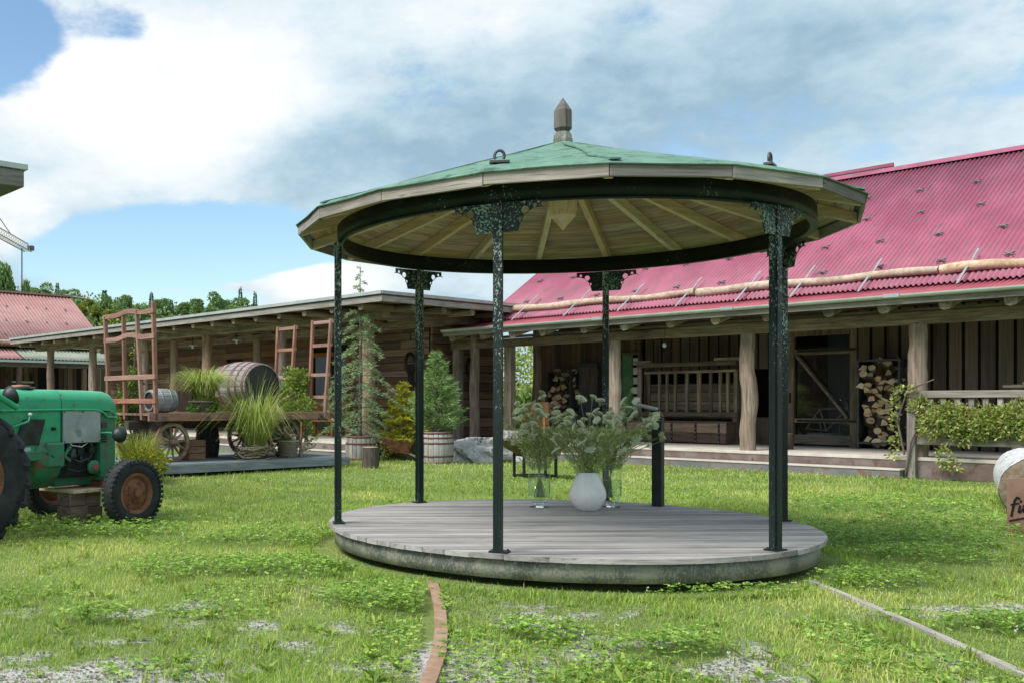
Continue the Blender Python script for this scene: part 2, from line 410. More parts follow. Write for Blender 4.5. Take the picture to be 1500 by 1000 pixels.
def blades(P, A, H, W, bend, tint):
    """curved grass blades: 2 segments and a tip"""
    n = len(P); dx = np.c_[np.cos(A), np.sin(A), np.zeros(n)]; sx = np.c_[-np.sin(A), np.cos(A), np.zeros(n)]
    Z = np.array([[0, 0, 1.]]); H = H[:, None]; W = W[:, None]; b = bend[:, None]
    p1 = P + Z * H * .5 + dx * H * b * .25; p2 = P + Z * H * (1 - .35 * b) + dx * H * b
    V = np.stack([P - sx * W * .5, P + sx * W * .5, p1 + sx * W * .42, p1 - sx * W * .42, p2, p2], 1)[:, :5].reshape(-1, 3)
    i = np.arange(n)[:, None] * 5
    F = np.concatenate([i + [[0, 1, 2]], i + [[0, 2, 3]], i + [[3, 2, 4]]], 0)
    return V, F, np.repeat(tint, 5, 0)
def tints(n, cols, jit=.18, w=None):
    cols = np.array(cols); k = RNG.choice(len(cols), n, p=w)
    c = cols[k] * (1 + RNG.normal(size=(n, 1)) * jit)
    return np.clip(c, .004, .95)
def merge(parts):
    Vs, Fs, Ts = [], [], []; b = 0
    for V, F, T in parts: Vs.append(V); Fs.append(F + b); Ts.append(T); b += len(V)
    return np.concatenate(Vs), np.concatenate(Fs), np.concatenate(Ts)
def lattice(x, y, seed):
    xi = np.floor(x).astype(np.int64); yi = np.floor(y).astype(np.int64); fx = x - xi; fy = y - yi
    fx = fx * fx * (3 - 2 * fx); fy = fy * fy * (3 - 2 * fy)
    def h(a, b):
        q = (a * 374761393 + b * 668265263 + seed * 974711) & 0x7fffffff
        q = ((q ^ (q >> 13)) * 1274126177) & 0x7fffffff
        return ((q ^ (q >> 16)) & 0xffff) / 65535.
    return (h(xi, yi) * (1 - fx) + h(xi + 1, yi) * fx) * (1 - fy) + (h(xi, yi + 1) * (1 - fx) + h(xi + 1, yi + 1) * fx) * fy
def fbm(x, y, seed, oct=4):
    s = 0; a = .5; 
    for i in range(oct): s = s + a * lattice(x * 2 ** i, y * 2 ** i, seed + i); a *= .5
    return s / (1 - .5 ** oct)
ROT = math.atan2(-.776, .631)                       # the yard: long side of barn and shed
U = Vector((.631, -.776, 0)); VV = Vector((.776, .631, 0))
OB = Vector((10.37, 16.83, 0)); OS = Vector((0, 24.4, 0))
def BW(s, t, z=0): return OB + U * s + VV * t + Vector((0, 0, z))
def SW(s, t, z=0): return OS + U * s + VV * t + Vector((0, 0, z))
# ================================================================== GROUND
def bump_z(X, Y): return (fbm(X * .8, Y * .8, 3, 3) - .5) * .05
CLOVER = [(-.61, 7.5, .95, .42), (.50, 6.3, .36, .40), (-.17, 9.2, .8, .6), (-2.5, 9.9, 1.5, .7), (5.5, 9.3, 1.2, .8), (6.8, 10.3, .9, .9),
          (7.2, 12.2, 1.2, .9), (1.25, 5.35, .28, .20), (1.9, 5.0, .3, .14), (5.1, 8.1, .6, .4), (4.0, 6.9, .5, .25), (-1.2, 5.7, .25, .15), (3.9, 5.5, .4, .16), (2.8, 6.45, .5, .08)]
def lushness(X, Y):
    c = np.zeros_like(X)
    for cx, cy, a, b in CLOVER:
        q = np.sqrt(((X - cx) / a) ** 2 + ((Y - cy) / b) ** 2) + (fbm(X * 3, Y * 3, 40, 3) - .5) * .9
        c = np.maximum(c, np.clip((1.15 - q) / .4, 0, 1))
    return c
def bare(X, Y):
    """0 turf .. 1 bare gravel"""
    n = .55 * fbm(X * 1.5, Y * 1.5, 21, 5) + .45 * fbm(X * 4.2, Y * 4.2, 25, 4)
    near = np.clip((7.6 - Y) / 2.2, 0, 1)
    th = .68 - .19 * near
    b = np.clip((n - th + .02) / .16, 0, 1) * np.clip((9.5 - Y) / 1.5, 0, 1)
    return b * (1 - lushness(X, Y))
nx, ny = 260, 215
gx = np.linspace(-15, 16, nx); gy = np.linspace(2.5, 28, ny); GX, GY = np.meshgrid(gx, gy); GX = GX.ravel(); GY = GY.ravel()
V = np.c_[GX, GY, bump_z(GX, GY)]
i = np.arange(nx * ny).reshape(ny, nx); F = np.stack([i[:-1, :-1], i[:-1, 1:], i[1:, 1:], i[1:, :-1]], -1).reshape(-1, 4)
m, t, p, o = newmat('lawn_ground')
tc = t.node('ShaderNodeTexCoord').outputs['Object']; at = t.node('ShaderNodeAttribute', attribute_name='tint').outputs['Color']
st = t.voro(tc, 70, 'Color'); sv = t.voro(tc, 70, 'Distance')
grav = t.mix(t.smooth(t.noise(tc, 30, 4, .6), .35, .65), (.085, .082, .072), (.155, .15, .137))
grav = t.mix(.45, grav, t.mix(.8, st, (.15, .146, .136), 'COLOR'))
soil = t.mix(t.noise(tc, 14, 6, .6), (.10, .155, .032), (.20, .26, .07))
sx = t.node('ShaderNodeSeparateColor'); t.put(sx.inputs[0], at)
f = t.smooth(t.math('ADD', sx.outputs[0], t.math('MULTIPLY', t.math('SUBTRACT', t.noise(tc, 14, 6, .75), .5), 2.2)), .40, .85)
t.put(p.inputs['Base Color'], t.mix(f, soil, grav)); p.inputs['Roughness'].default_value = .95
t.put(p.inputs['Normal'], t.bump(t.math('ADD', sv, t.noise(tc, 60, 4, .6)), .7, .012))
tag(link('lawn', npmesh('lawn', V, F, np.c_[bare(GX, GY), GX * 0, GX * 0], 'lawn_ground')), kind='structure')
# far terrain and the hill behind
m, t, p, o = newmat('meadow'); tc = t.node('ShaderNodeTexCoord').outputs['Object']
t.put(p.inputs['Base Color'], t.ramp(t.noise(tc, .09, 8, .65), [(.35, (.07, .11, .025)), (.6, (.13, .17, .045))])); p.inputs['Roughness'].default_value = .95
def hill_h(X, Y):
    h = np.interp(X, [-600, -320, -200, -124, -68, -18, 16, 60, 160, 500], [46, 46, 43, 36, 31, 26, 19, 9, 1, 0])
    return h * np.clip((Y - 130) / 190, 0, 1) ** 1.1
hx = np.linspace(-600, 600, 121); hy = np.r_[np.linspace(28, 130, 8), np.linspace(140, 420, 29), [600, 900]]
HX, HY = np.meshgrid(hx, hy); HX = HX.ravel(); HY = HY.ravel()
i = np.arange(len(hx) * len(hy)).reshape(len(hy), len(hx)); F = np.stack([i[:-1, :-1], i[:-1, 1:], i[1:, 1:], i[1:, :-1]], -1).reshape(-1, 4)
tag(link('hillside', npmesh('hillside', np.c_[HX, HY, hill_h(HX, HY) - .05], F, None, 'meadow')), kind='structure')
mb = MB(); mb.box(-600, 600, -60, 30, -1.2, -.06); tag(mb.build('meadow_ground', 'meadow'), kind='structure')

# ================================================================== TIMBER HELPERS
def log_post(p0, p1, r, seed, name, mat, parent, crook=0):
    rng = random.Random(seed); k = 14; pts = []; rs = []
    p0, p1 = Vector(p0), Vector(p1)
    for i in range(k):
        f = i / (k - 1); w_ = math.sin(f * 9 + seed) * crook * math.sin(f * math.pi)
        pts.append(p0.lerp(p1, f) + Vector((w_, w_ * .4, 0) if abs(p1.z - p0.z) > .5 else (0, w_ * .3, w_)))
        rs.append(r * (1.06 - .12 * f) * (1 + rng.uniform(-.06, .06)))
    mb = MB().tube(pts, rs, 14, True, 0, True, seed, .045)
    return mb.build(name, mat, parent)
def corrugated(name, mat, parent, x0, x1, prof, pitch=.085, amp=.022, seg=6, thick=0):
    """waves run down the slope; prof = [(y, z), ...] from eave to ridge"""
    n = int(round((x1 - x0) / pitch)) * seg + 1; xs = np.linspace(x0, x1, n)
    wv = amp * np.cos((xs - x0) / pitch * 2 * np.pi)
    rows = [np.c_[xs, np.full(n, y), z + wv] for y, z in prof]
    V = np.concatenate(rows); i = np.arange(n * len(prof)).reshape(len(prof), n)
    F = np.stack([i[:-1, :-1], i[:-1, 1:], i[1:, 1:], i[1:, :-1]], -1).reshape(-1, 4)
    me = npmesh(name, V, F, None, mat); me.polygons.foreach_set('use_smooth', np.ones(len(F), bool))
    o = link(name, me, parent); s_ = o.modifiers.new('Solid', 'SOLIDIFY'); s_.thickness = .004; s_.offset = -1
    return o

# ================================================================== BARN (frame: x along the front, y into the building)
barn = thing('barn', 'long timber barn with pink corrugated roof and open porch on log posts', 'barn', OB, ROT)
S0, S1 = -10.6, 3.6
floor = MB().box(-9.75, S1, 0, 3.2, .30, .36).build('porch_floor', 'porch_floor', barn, bevel=.006)
MB().box(-9.75, S1, .015, 3.2, 0, .298).build('riser', 'rust_riser', floor)
stp = MB().box(-9.75, .0, -.36, -.004, .135, .16).build('step', 'porch_floor', barn, bevel=.004)
MB().box(-9.75, -.01, -.345, -.004, -.02, .133).build('step_riser', 'steel_step', stp)
# roof
corr = corrugated('lower_roof', 'roof_red', barn, -10.2, S1, [(-.66, 3.045), (.45, 3.345)])
roof = corrugated('roof', 'roof_pink', barn, -9.6, S1, [(.10, 3.305), (2.6, 4.845), (5.2, 6.446)])
corrugated('rear_slope', 'roof_pink', roof, -9.6, S1, [(10.4, 3.24), (5.2, 6.446)])
MB().add([(-9.62, 5.02, 6.39), (-9.62, 5.2, 6.515), (-9.62, 5.38, 6.39), (S1, 5.02, 6.39), (S1, 5.2, 6.515), (S1, 5.38, 6.39), (-9.62, 5.2, 6.43), (S1, 5.2, 6.43)],
         [(0, 1, 4, 3), (1, 2, 5, 4), (0, 6, 1), (1, 6, 2), (3, 4, 7), (4, 5, 7)]).build('ridge_cap', 'roof_pink', roof)
g1 = MB()
for a, b in (((-.03, .022), (.03, -.022)), ((-.03, -.022), (.03, .022))):
    g1.beam((a[0] * 2.2, a[1] * 2.2, 0), (b[0] * 2.2, b[1] * 2.2, 0), .022, .02)
g1.box(-.02, .02, -.02, .02, -.035, .015)
gm = g1.mesh('snow_guard', 'guard_steel'); sl_ = math.atan(.616)
for k in range(-9, 4):
    for t_, off in ((.78, .25), (1.80, -.12), (2.82, .25), (3.84, -.12)):
        s_ = k + off
        if -9.5 < s_ < S1 - .1: link('snow_guard', gm, roof, (s_, t_, 3.305 + .616 * (t_ - .1) + .05), (sl_, 0, 0))
# snow log on its hooks
for a, b, sd in ((-8.9, -4.1, 1), (-4.05, .35, 2), (.38, S1, 3)):
    rg = random.Random(sd); k = 18; pts = [(a + (b - a) * i / (k - 1), .36 + .02 * math.sin(i * .9 + sd), 3.56 + .02 * math.sin(i * .7 + sd * 2)) for i in range(k)]
    MB().tube(pts, [.088 - .026 * i / k + rg.uniform(-.007, .007) for i in range(k)], 12, True, 0, True, sd, .07).build('snow_log', 'log_peeled', roof)
br = MB(); br.beam((0, -.22, -.20), (0, .26, .12), .035, .012); br.beam((0, .62, .345), (0, .82, .475), .035, .012); br.beam((0, .25, .05), (0, .25, .24), .03, .012); br.beam((0, .25, .06), (0, .66, .37), .03, .01)
bm_ = br.mesh('log_hook', 'galvanised')
for s_ in (-8.4, -6.93, -5.55, -4.2, -2.95, -1.9, -.72, .80, 2.2): link('log_hook', bm_, roof, (s_, 0, 3.44))
# chimney duct and rails glimpsed over the ridge
sr = MB()
sr.beam((-4.7, 5.6, 6.66), (-2.25, 5.6, 6.66), .05, .07)
for s_ in (-4.6, -3.7, -2.9, -2.3): sr.beam((s_, 5.6, 6.15), (s_, 5.6, 6.70), .05, .05)
sr.build('ridge_rail', 'roof_pink', roof); MB().box(-4.7, -2.25, 5.61, 5.63, 6.15, 6.62).build('rail_panel', 'steel_dark', roof)
# eaves: soffit boards, fascia, gutter
MB().box(-10.25, S1, -.55, .4, 0, .02, X=Matrix.Rotation(.263, 4, 'X')).build('soffit', 'wood_beam_x', barn, (0, .02, 3.105))
MB().box(-10.25, S1, -.60, -.565, 2.925, 3.045).build('fascia', 'wood_grey_x', barn, bevel=.004)
gp = [(.062 * math.cos(a), .062 * math.sin(a)) for a in np.linspace(math.pi, 2 * math.pi, 9)] + [(.056 * math.cos(a), .056 * math.sin(a)) for a in np.linspace(2 * math.pi, math.pi, 9)]
Xg = Matrix(((0, 0, 1, 0), (1, 0, 0, 0), (0, 1, 0, 0), (0, 0, 0, 1)))
MB().prism(gp, -10.22, S1, Xg).build('gutter', 'gutter_paint', barn, (0, -.665, 3.085))
for k in range(14):
    if k % 3 == 1: MB().box(-.12, .12, -.012, .012, -.04, .02).build('gutter_joint', 'galvanised', barn, (-9.5 + k * .95, -.735, 3.08))
# beam, posts, rafters
mbm = MB().box(-10.6, -4.6, .06, .24, 2.64, 2.83).build('beam', 'wood_beam_x', barn, bevel=.012)
MB().box(-4.592, S1, .055, .245, 2.63, 2.845).build('beam', 'wood_beam_x', barn, bevel=.012)
MB().box(-10.6, S1, .08, .22, 2.847, 2.905).build('wall_plate', 'wood_beam_x', barn, bevel=.008)
for s_, sq, sd in ((-10.42, 1, 1), (-8.75, 1, 2), (-5.86, 0, 3), (-2.88, 0, 4), (.10, 0, 5)):
    if sq: MB().box(-.105, .105, -.10, .10, .36, 2.64).build('post', 'wood_beam_z', barn, (s_, .15, 0), bevel=.012)
    else: log_post((s_, .16, .36), (s_, .16, 2.64), .145 if sd != 3 else .135, sd, 'post', 'post_log', barn, crook=.036 if sd == 4 else .012)
rs_ = [-10.03, -9.05, -8.15, -7.3, -6.2, -5.2, -4.15, -3.2, -2.2, -1.1, -.2, .72, 1.62, 2.6, 3.4]
for k, s_ in enumerate(rs_):
    rr = random.Random(k); w_ = rr.uniform(.085, .105); prof = [(-w_, .07), (-w_, 0), (-w_ * .75, -.055), (-.02, -.08), (w_ * .7, -.06), (w_, -.01), (w_, .07)]
    X = Matrix.Translation((s_, -.50, 2.87)) @ Matrix.Rotation(math.atan(.27), 4, 'X') @ Matrix(((1, 0, 0, 0), (0, 0, -1, 0), (0, 1, 0, 0), (0, 0, 0, 1)))
    MB().prism(prof, -3.4, 0, X).build('rafter', 'wood_beam_y', barn, bevel=.008)
# ceiling under the porch
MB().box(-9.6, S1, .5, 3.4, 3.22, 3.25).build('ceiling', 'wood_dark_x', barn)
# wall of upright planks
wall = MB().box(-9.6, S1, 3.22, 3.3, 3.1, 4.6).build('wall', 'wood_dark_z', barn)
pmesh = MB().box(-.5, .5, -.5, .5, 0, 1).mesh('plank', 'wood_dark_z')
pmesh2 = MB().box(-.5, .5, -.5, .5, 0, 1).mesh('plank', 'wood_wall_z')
def planks_up(a, b, z0, z1, t_, mesh=pmesh, wmin=.17, wmax=.24, gap=.05, seed=0, backing=True):
    rg = random.Random(seed); s_ = a
    while s_ < b - .05:
        w_ = min(rg.uniform(wmin, wmax), b - s_)
        o = link('plank', mesh, wall, (s_ + w_ / 2, t_ + rg.uniform(-.012, .012), z0)); o.scale = (w_, .035, z1 - z0)
        s_ += w_ + gap
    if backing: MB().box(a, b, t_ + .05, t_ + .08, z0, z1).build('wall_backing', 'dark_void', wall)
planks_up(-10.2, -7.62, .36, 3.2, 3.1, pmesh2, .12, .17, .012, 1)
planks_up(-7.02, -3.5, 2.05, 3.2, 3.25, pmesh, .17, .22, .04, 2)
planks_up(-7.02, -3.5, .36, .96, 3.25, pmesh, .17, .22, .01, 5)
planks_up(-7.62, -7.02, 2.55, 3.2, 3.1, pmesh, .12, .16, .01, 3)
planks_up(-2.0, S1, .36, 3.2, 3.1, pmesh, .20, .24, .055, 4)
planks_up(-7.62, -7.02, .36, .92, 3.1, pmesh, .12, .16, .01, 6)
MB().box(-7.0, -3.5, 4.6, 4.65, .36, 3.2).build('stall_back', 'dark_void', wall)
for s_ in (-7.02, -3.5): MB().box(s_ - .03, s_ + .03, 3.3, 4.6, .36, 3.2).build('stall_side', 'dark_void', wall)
MB().box(-10.2, S1, 10.2, 10.3, 0, 3.3).build('rear_wall', 'wood_dark_z', wall)
for s_ in (-9.5, S1 - .1):
    MB().prism([(3.3, 0), (10.2, 0), (10.2, 3.2), (5.2, 6.3), (3.3, 5.15)], s_, s_ + .08, Xg).build('gable', 'wood_dark_z', wall)
# window of green glass and sash beside the left post
wn = MB(); 
wn.box(-7.62, -7.55, 3.02, 3.14, .92, 2.55); wn.box(-7.09, -7.02, 3.02, 3.14, .92, 2.55); wn.box(-7.55, -7.09, 3.02, 3.14, 2.48, 2.55); wn.box(-7.55, -7.09, 3.02, 3.14, .92, .98)
wno = wn.build('window', 'wood_dark_z', barn, bevel=.004)
MB().box(-7.55, -7.26, 3.06, 3.075, .98, 2.48).build('pane', 'green_panel', wno)
for k in range(6): MB().box(-7.24, -7.10, 3.06, 3.075, 1.03 + k * .24, 1.20 + k * .24).build('pane', 'white_paint', wno)
MB().box(-7.26, -7.24, 3.05, 3.085, .98, 2.48).build('mullion', 'wood_dark_z', wno)
# glazed door with diagonal brace
door = MB()
dx0, dx1, dt = -3.46, -2.03, 3.06
door.box(dx0, dx0 + .14, dt, dt + .10, .36, 2.86); door.box(dx1 - .14, dx1, dt, dt + .10, .36, 2.86); door.box(dx0 + .14, dx1 - .14, dt, dt + .10, 2.72, 2.86)
dro = door.build('door', 'wood_beam_z', barn, bevel=.006)
for z0_, z1_ in ((.40, .60), (.86, .95), (2.32, 2.44)): MB().box(dx0 + .14, dx1 - .14, dt + .02, dt + .075, z0_, z1_).build('rail', 'wood_beam_x', dro, bevel=.005)
MB().beam((dx0 + .20, dt + .045, 2.31), (dx1 - .18, dt + .045, .97), .055, .15, up=(0, 1, 0)).build('brace', 'wood_beam_x', dro, bevel=.005)
MB().add([(dx0 + .14, dt + .088, .60), (dx1 - .14, dt + .088, .60), (dx1 - .14, dt + .088, 2.72), (dx0 + .14, dt + .088, 2.72)], [(0, 1, 2, 3)]).build('pane', 'window_glass', dro)
for z_ in (2.40, .905): MB().box(dx0 + .22, dx1 + .03, dt - .012, dt + .018, z_ - .025, z_ + .025).build('strap_hinge', 'iron', dro)
MB().box(dx0 + .05, dx0 + .09, dt - .03, dt - .001, 1.28, 1.50).build('handle', 'iron', dro)
# room behind the glass
MB().box(-3.5, -1.9, 5.2, 5.25, .36, 3.2).build('room_wall', 'blue_grey_plaster', wall)
MB().box(-3.5, -1.9, 3.3, 5.2, .30, .355).build('room_floor', 'concrete', wall)
MB().box(-1.92, -1.86, 3.3, 5.2, .36, 3.2).build('room_side', 'blue_grey_plaster', wall)
# hanging lamp under the beam
lp = thing('porch_lamp', 'small white globe lamp fixed under the barn porch beam', 'lamp', BW(-4.75, .3, 2.50), ROT)
MB().lathe([(.0, -.045), (.03, -.04), (.045, 0), (.03, .04), (.02, .05)], 12).build('globe', 'lamp_glass', lp); MB().cyl((0, 0, .04), (0, 0, .22), .012, n=8).build('stem', 'iron', lp)

# ================================================================== SHED / OPEN LOG WING
shed = thing('log_wing', 'long low open shed with flat grey roof and horizontal plank walls', 'building', OS, ROT)
A0, A1 = -16.55, 3.6
fl = MB().box(-17, 2.6, 0, 9.5, .30, .36).build('terrace_floor', 'porch_floor', shed, bevel=.006)
MB().box(-17, 2.585, .015, 9.4, 0, .298).build('riser', 'rust_riser', fl)
st2 = MB().box(-17, 2.6, -.36, -.004, .135, .16).build('step', 'porch_floor', shed, bevel=.004)
MB().box(-17, 2.59, -.345, -.004, -.02, .133).build('step_riser', 'steel_step', st2)
MB().box(A0, A1, -.8, 6.2, 3.60, 3.66).build('roof', 'steel_dark', shed)
MB().box(A0 - .02, A1 + .02, -.84, -.80, 3.63, 3.70).build('roof_edge', 'roof_trim', shed)
MB().box(A1 + .002, A1 + .04, -.80, 6.2, 3.63, 3.70).build('roof_edge', 'roof_trim', shed)
MB().box(A0, A1, -.79, -.755, 3.47, 3.598).build('fascia', 'wood_grey_x', shed, bevel=.004)
MB().box(A1 - .04, A1 - .005, -.75, 6.2, 3.47, 3.598).build('fascia', 'wood_grey_y', shed, bevel=.004)
MB().box(A0 + .05, A1 - .05, -.74, 6.1, 3.52, 3.55).build('soffit', 'wood_beam_y', shed)
MB().box(-16.2, 2.75, .04, .30, 3.22, 3.42).build('beam', 'wood_beam_x', shed, bevel=.015)
MB().box(2.45, 2.70, .31, 6.0, 3.20, 3.42).build('beam', 'wood_beam_y', shed, bevel=.015)
MB().box(-16.2, 2.4, 2.75, 2.98, 3.22, 3.42).build('beam', 'wood_beam_x', shed, bevel=.015)
for k in range(21):
    s_ = -15.9 + k * .985
    if s_ > 3.4: break
    rg = random.Random(k + 50); pts = [(s_ + rg.uniform(-.02, .02), -.70, 3.42), (s_, 1.2, 3.455), (s_ + rg.uniform(-.02, .02), 3.1, 3.47)]
    MB().tube(pts, [.085, .08, .075], 10, True, 0, True, k, .06).build('rafter', 'wood_beam_y', shed)
for k in range(6):
    MB().tube([(3.45, .35 + k * .98, 3.42), (.6, .35 + k * .98, 3.45)], [.085, .08], 10, True, 0, True, k, .06).build('rafter', 'wood_beam_x', shed)
for s_, t_, r_, sd in ((-15.12, .17, .14, 11), (-11.75, .17, .14, 12), (-8.25, .17, .15, 13), (-7.65, .9, .13, 14), (-4.65, .17, .16, 15), (-1.2, .17, .15, 16), (2.15, .17, .15, 17), (-5.4, 2.5, .13, 18), (-.5, 2.5, .13, 19), (2.57, 3.4, .12, 20), (2.57, 5.9, .12, 21)):
    log_post((s_, t_, .36), (s_, t_, 3.22), r_, sd, 'post', 'post_log', shed, .012)
swall = MB().box(-16.4, 1.4, 3.20, 3.25, .36, 3.45).build('wall', 'dark_void', shed)
hpl = MB().box(-.5, .5, -.5, .5, -.5, .5).mesh('plank', 'wood_wall_x'); hpl2 = MB().box(-.5, .5, -.5, .5, -.5, .5).mesh('plank', 'wood_wall_y')
rg = random.Random(33); z_ = .37
HOLES = [(-11.55, -10.0, .3, 2.35), (-7.95, -7.0, 2.35, 2.65), (-3.45, -1.75, .3, 2.75)]
while z_ < 3.4:
    h_ = rg.uniform(.17, .25); s_ = -16.4
    while s_ < 1.38:
        L_ = min(rg.choice((1.2, 2.1, 2.6, 3.2)) * rg.uniform(.8, 1.1), 1.4 - s_)
        segs = [(s_, s_ + L_)]
        for a, b, c, d_ in HOLES:
            if z_ + h_ > c and z_ < d_:
                ns = []
                for q0, q1 in segs:
                    if q1 <= a or q0 >= b: ns.append((q0, q1))
                    else:
                        if q0 < a: ns.append((q0, a))
                        if q1 > b: ns.append((b, q1))
                segs = ns
        for q0, q1 in segs:
            if q1 - q0 > .05:
                o = link('plank', hpl, swall, ((q0 + q1) / 2, 3.13 + rg.uniform(-.02, .015), z_ + h_ / 2)); o.scale = (q1 - q0 - .012, .07, h_ - .014)
        s_ += L_
    z_ += h_
rwall = MB().box(1.38, 1.43, 3.0, 5.7, .36, 3.45).build('end_wall', 'dark_void', shed)
z_ = .37
while z_ < 3.4:
    h_ = rg.uniform(.20, .28)
    o = link('plank', hpl2, rwall, (1.47 + rg.uniform(-.01, .015), 4.35, z_ + h_ / 2)); o.scale = (.07, 2.7, h_ - .02)
    z_ += h_
# wooden door and brown window frames of the wing
MB().box(-11.5, -10.05, 3.08, 3.14, .37, 2.3).build('door', 'wood_dark_z', shed, bevel=.01)
fw = MB()
for s_ in (-3.45, -2.62, -1.81): fw.box(s_ - .06, s_ + .06, 3.05, 3.17, .37, 2.75)
for z_ in (.43, 2.69):
    for a, b in ((-3.39, -2.68), (-2.56, -1.87)): fw.box(a, b, 3.06, 3.16, z_ - .06, z_ + .06)
fwo = fw.build('window', 'wood_brown_z', shed, bevel=.005)
for a, b in ((-3.39, -2.68), (-2.56, -1.87)): MB().box(a, b, 3.11, 3.12, .49, 2.63).build('pane', 'black_glass', fwo)
for s_, z_, w_ in ((-6.41, 3.02, 'left of the log post, over the cart'), (-4.09, 3.06, 'right of the log post, over the barrel')):
    lp = thing('ceiling_lamp', 'flat white lamp under the shed beam ' + w_, 'lamp', SW(s_, .8, z_), ROT, 'lamps under the shed roof')
    MB().lathe([(.0, .0), (.12, .0), (.12, .02), (.03, .04)], 14).build('shade', 'white_paint', lp); MB().cyl((0, 0, .03), (0, 0, .42), .012, n=6).build('stem', 'iron', lp); MB().lathe([(0, -.09), (.035, -.07), (.035, 0)], 10).build('bulb', 'lamp_glass', lp)
# bench on the terrace
bn = thing('garden_bench', 'brown slatted wooden bench in front of the shed windows', 'bench', SW(-1.75, 2.0, .36), ROT)
for k in range(4): MB().box(-.75, .75, -.20 + k * .115, -.10 + k * .115, .42, .45).build('seat_slat', 'wood_brown_x', bn, bevel=.004)
for k in range(4): MB().box(-.75, .75, .28 + k * .012, .31 + k * .012, .50 + k * .12, .60 + k * .12).build('back_slat', 'wood_brown_x', bn, bevel=.004)
for x_ in (-.65, .65):
    for y_, h_ in ((-.17, .42), (.325, .95)): MB().box(x_ - .03, x_ + .03, y_ - .012, y_ + .03, 0, h_).build('leg', 'wood_brown_z', bn)
# harness on the end walls
def harness(loc, label, h):
    hn = thing('horse_harness', label, 'harness', loc, ROT, 'black harness hung on the shed walls')
    col_ = MB(); 
    col_.tube([(.0, .17 * math.cos(a), .12 + .26 * math.sin(a)) for a in np.linspace(0, 2 * math.pi, 18)], .045, 8, False); col_.build('collar', 'leather', hn)
    mb = MB()
    for k in range(5): mb.tube([(.03, -.14 + k * .06, .1), (.05, -.12 + k * .05, -.3 * h), (.04, -.10 + k * .06, -h + .1 * k)], .018, 6)
    mb.build('strap', 'leather', hn); MB().cyl((-.05, 0, .36), (.10, 0, .36), .015, n=6).build('hook', 'iron', hn)
harness(SW(1.56, 4.45, 2.1), 'black horse harness hanging right of the square porch post', 1.1)
harness(SW(.75, 2.95, 2.2), 'black horse harness hanging above the yellow spruce', .9)

# ================================================================== BUILDING ON THE FAR LEFT
lb = thing('farmhouse', 'low barn with faded red corrugated roof behind the green tractor', 'building', SW(-22, 0), ROT)
corrugated('roof', 'roof_salmon', lb, 0, 1, [(0, 0), (0, 0)]) if False else None
def cor_y(name, mat, parent, y0, y1, prof, pitch=.18, amp=.025, seg=6):
    n = int(round((y1 - y0) / pitch)) * seg + 1; ys = np.linspace(y0, y1, n); wv = amp * np.cos((ys - y0) / pitch * 2 * np.pi)
    V = np.concatenate([np.c_[np.full(n, x), ys, z + wv] for x, z in prof]); i = np.arange(n * len(prof)).reshape(len(prof), n)
    F = np.stack([i[:-1, :-1], i[:-1, 1:], i[1:, 1:], i[1:, :-1]], -1).reshape(-1, 4)
    me = npmesh(name, V, F, None, mat); me.polygons.foreach_set('use_smooth', np.ones(len(F), bool)); o = link(name, me, parent)
    s_ = o.modifiers.new('Solid', 'SOLIDIFY'); s_.thickness = .006
    return o
rf = cor_y('roof', 'roof_salmon', lb, -9, 6.85, [(-1.15, 3.85), (-5.5, 6.66)])
cor_y('rear_slope', 'roof_salmon', rf, -9, 6.85, [(-5.5, 6.66), (-11, 3.2)])
cor_y('lower_roof', 'roof_salmon', lb, -9, 2.1, [(0, 3.20), (-1.3, 3.72)])
cor_y('lower_roof', 'roof_clear', lb, 2.1, 9.6, [(0, 3.20), (-1.3, 3.72)])
MB().box(-5.62, -5.38, -9, 6.95, 6.66, 6.74).build('ridge_cap', 'roof_salmon', rf)
MB().cyl((-5.5, 6.9, 6.70), (-5.5, 8.0, 6.62), .05, n=8).build('ridge_pole', 'wood_grey_y', rf)
gm2 = gm
for k in range(-8, 7):
    for a_, off in ((-1.9, 0), (-3.0, .5), (-4.2, 0)):
        y_ = k + off
        if y_ < 6.5: link('snow_guard', gm2, rf, (a_, y_, 3.85 + (-1.15 - a_) * .646 + .06), (0, .57, 1.57))
log_post((-1.1, -9, 3.98), (-1.1, 2.4, 3.98), .09, 77, 'snow_log', 'log_peeled', lb, 0)
MB().box(.02, .12, -9, 9.6, 3.05, 3.15).build('gutter', 'gutter_paint', lb)
MB().box(-.25, -.05, -9, 9.6, 2.85, 3.04).build('beam', 'wood_dark_y', lb)
for y_ in (-4.3, -1.2, 1.9, 5.0, 8.1): MB().box(-.24, -.06, y_ - .09, y_ + .09, 0, 2.85).build('post', 'wood_wall_z', lb)
lw = MB().box(-3.1, -3.0, -9, 6.8, 0, 3.9).build('wall', 'dark_void', lb)
lp_ = MB().box(-.5, .5, -.5, .5, 0, 1).mesh('plank', 'wood_wall_z')
y_ = -9; rg = random.Random(5)
while y_ < 9.6:
    w_ = rg.uniform(.2, .3)
    if not (3.9 < y_ < 5.0) and not (6.0 < y_ < 6.6):
        o = link('plank', lp_, lw, (-2.95, y_ + w_ / 2, 0)); o.scale = (.04, w_ - .03, 3.7)
    y_ += w_
stc = MB()
for k in range(9): stc.box(-1.9 + k * .02, -1.3, 3.0 - k * .09, 4.0 - k * .09 , .25 + k * .24, .31 + k * .24)
sto = thing('outside_stair', 'pale stair treads under the far red roofed barn', 'stairs', SW(-22, 0), ROT)
stc = None
for k in range(9): MB().box(-.9 - k * .16, -.62 - k * .16, 2.35, 3.35, .20 + k * .25, .27 + k * .25).build('tread', 'white_paint', sto)
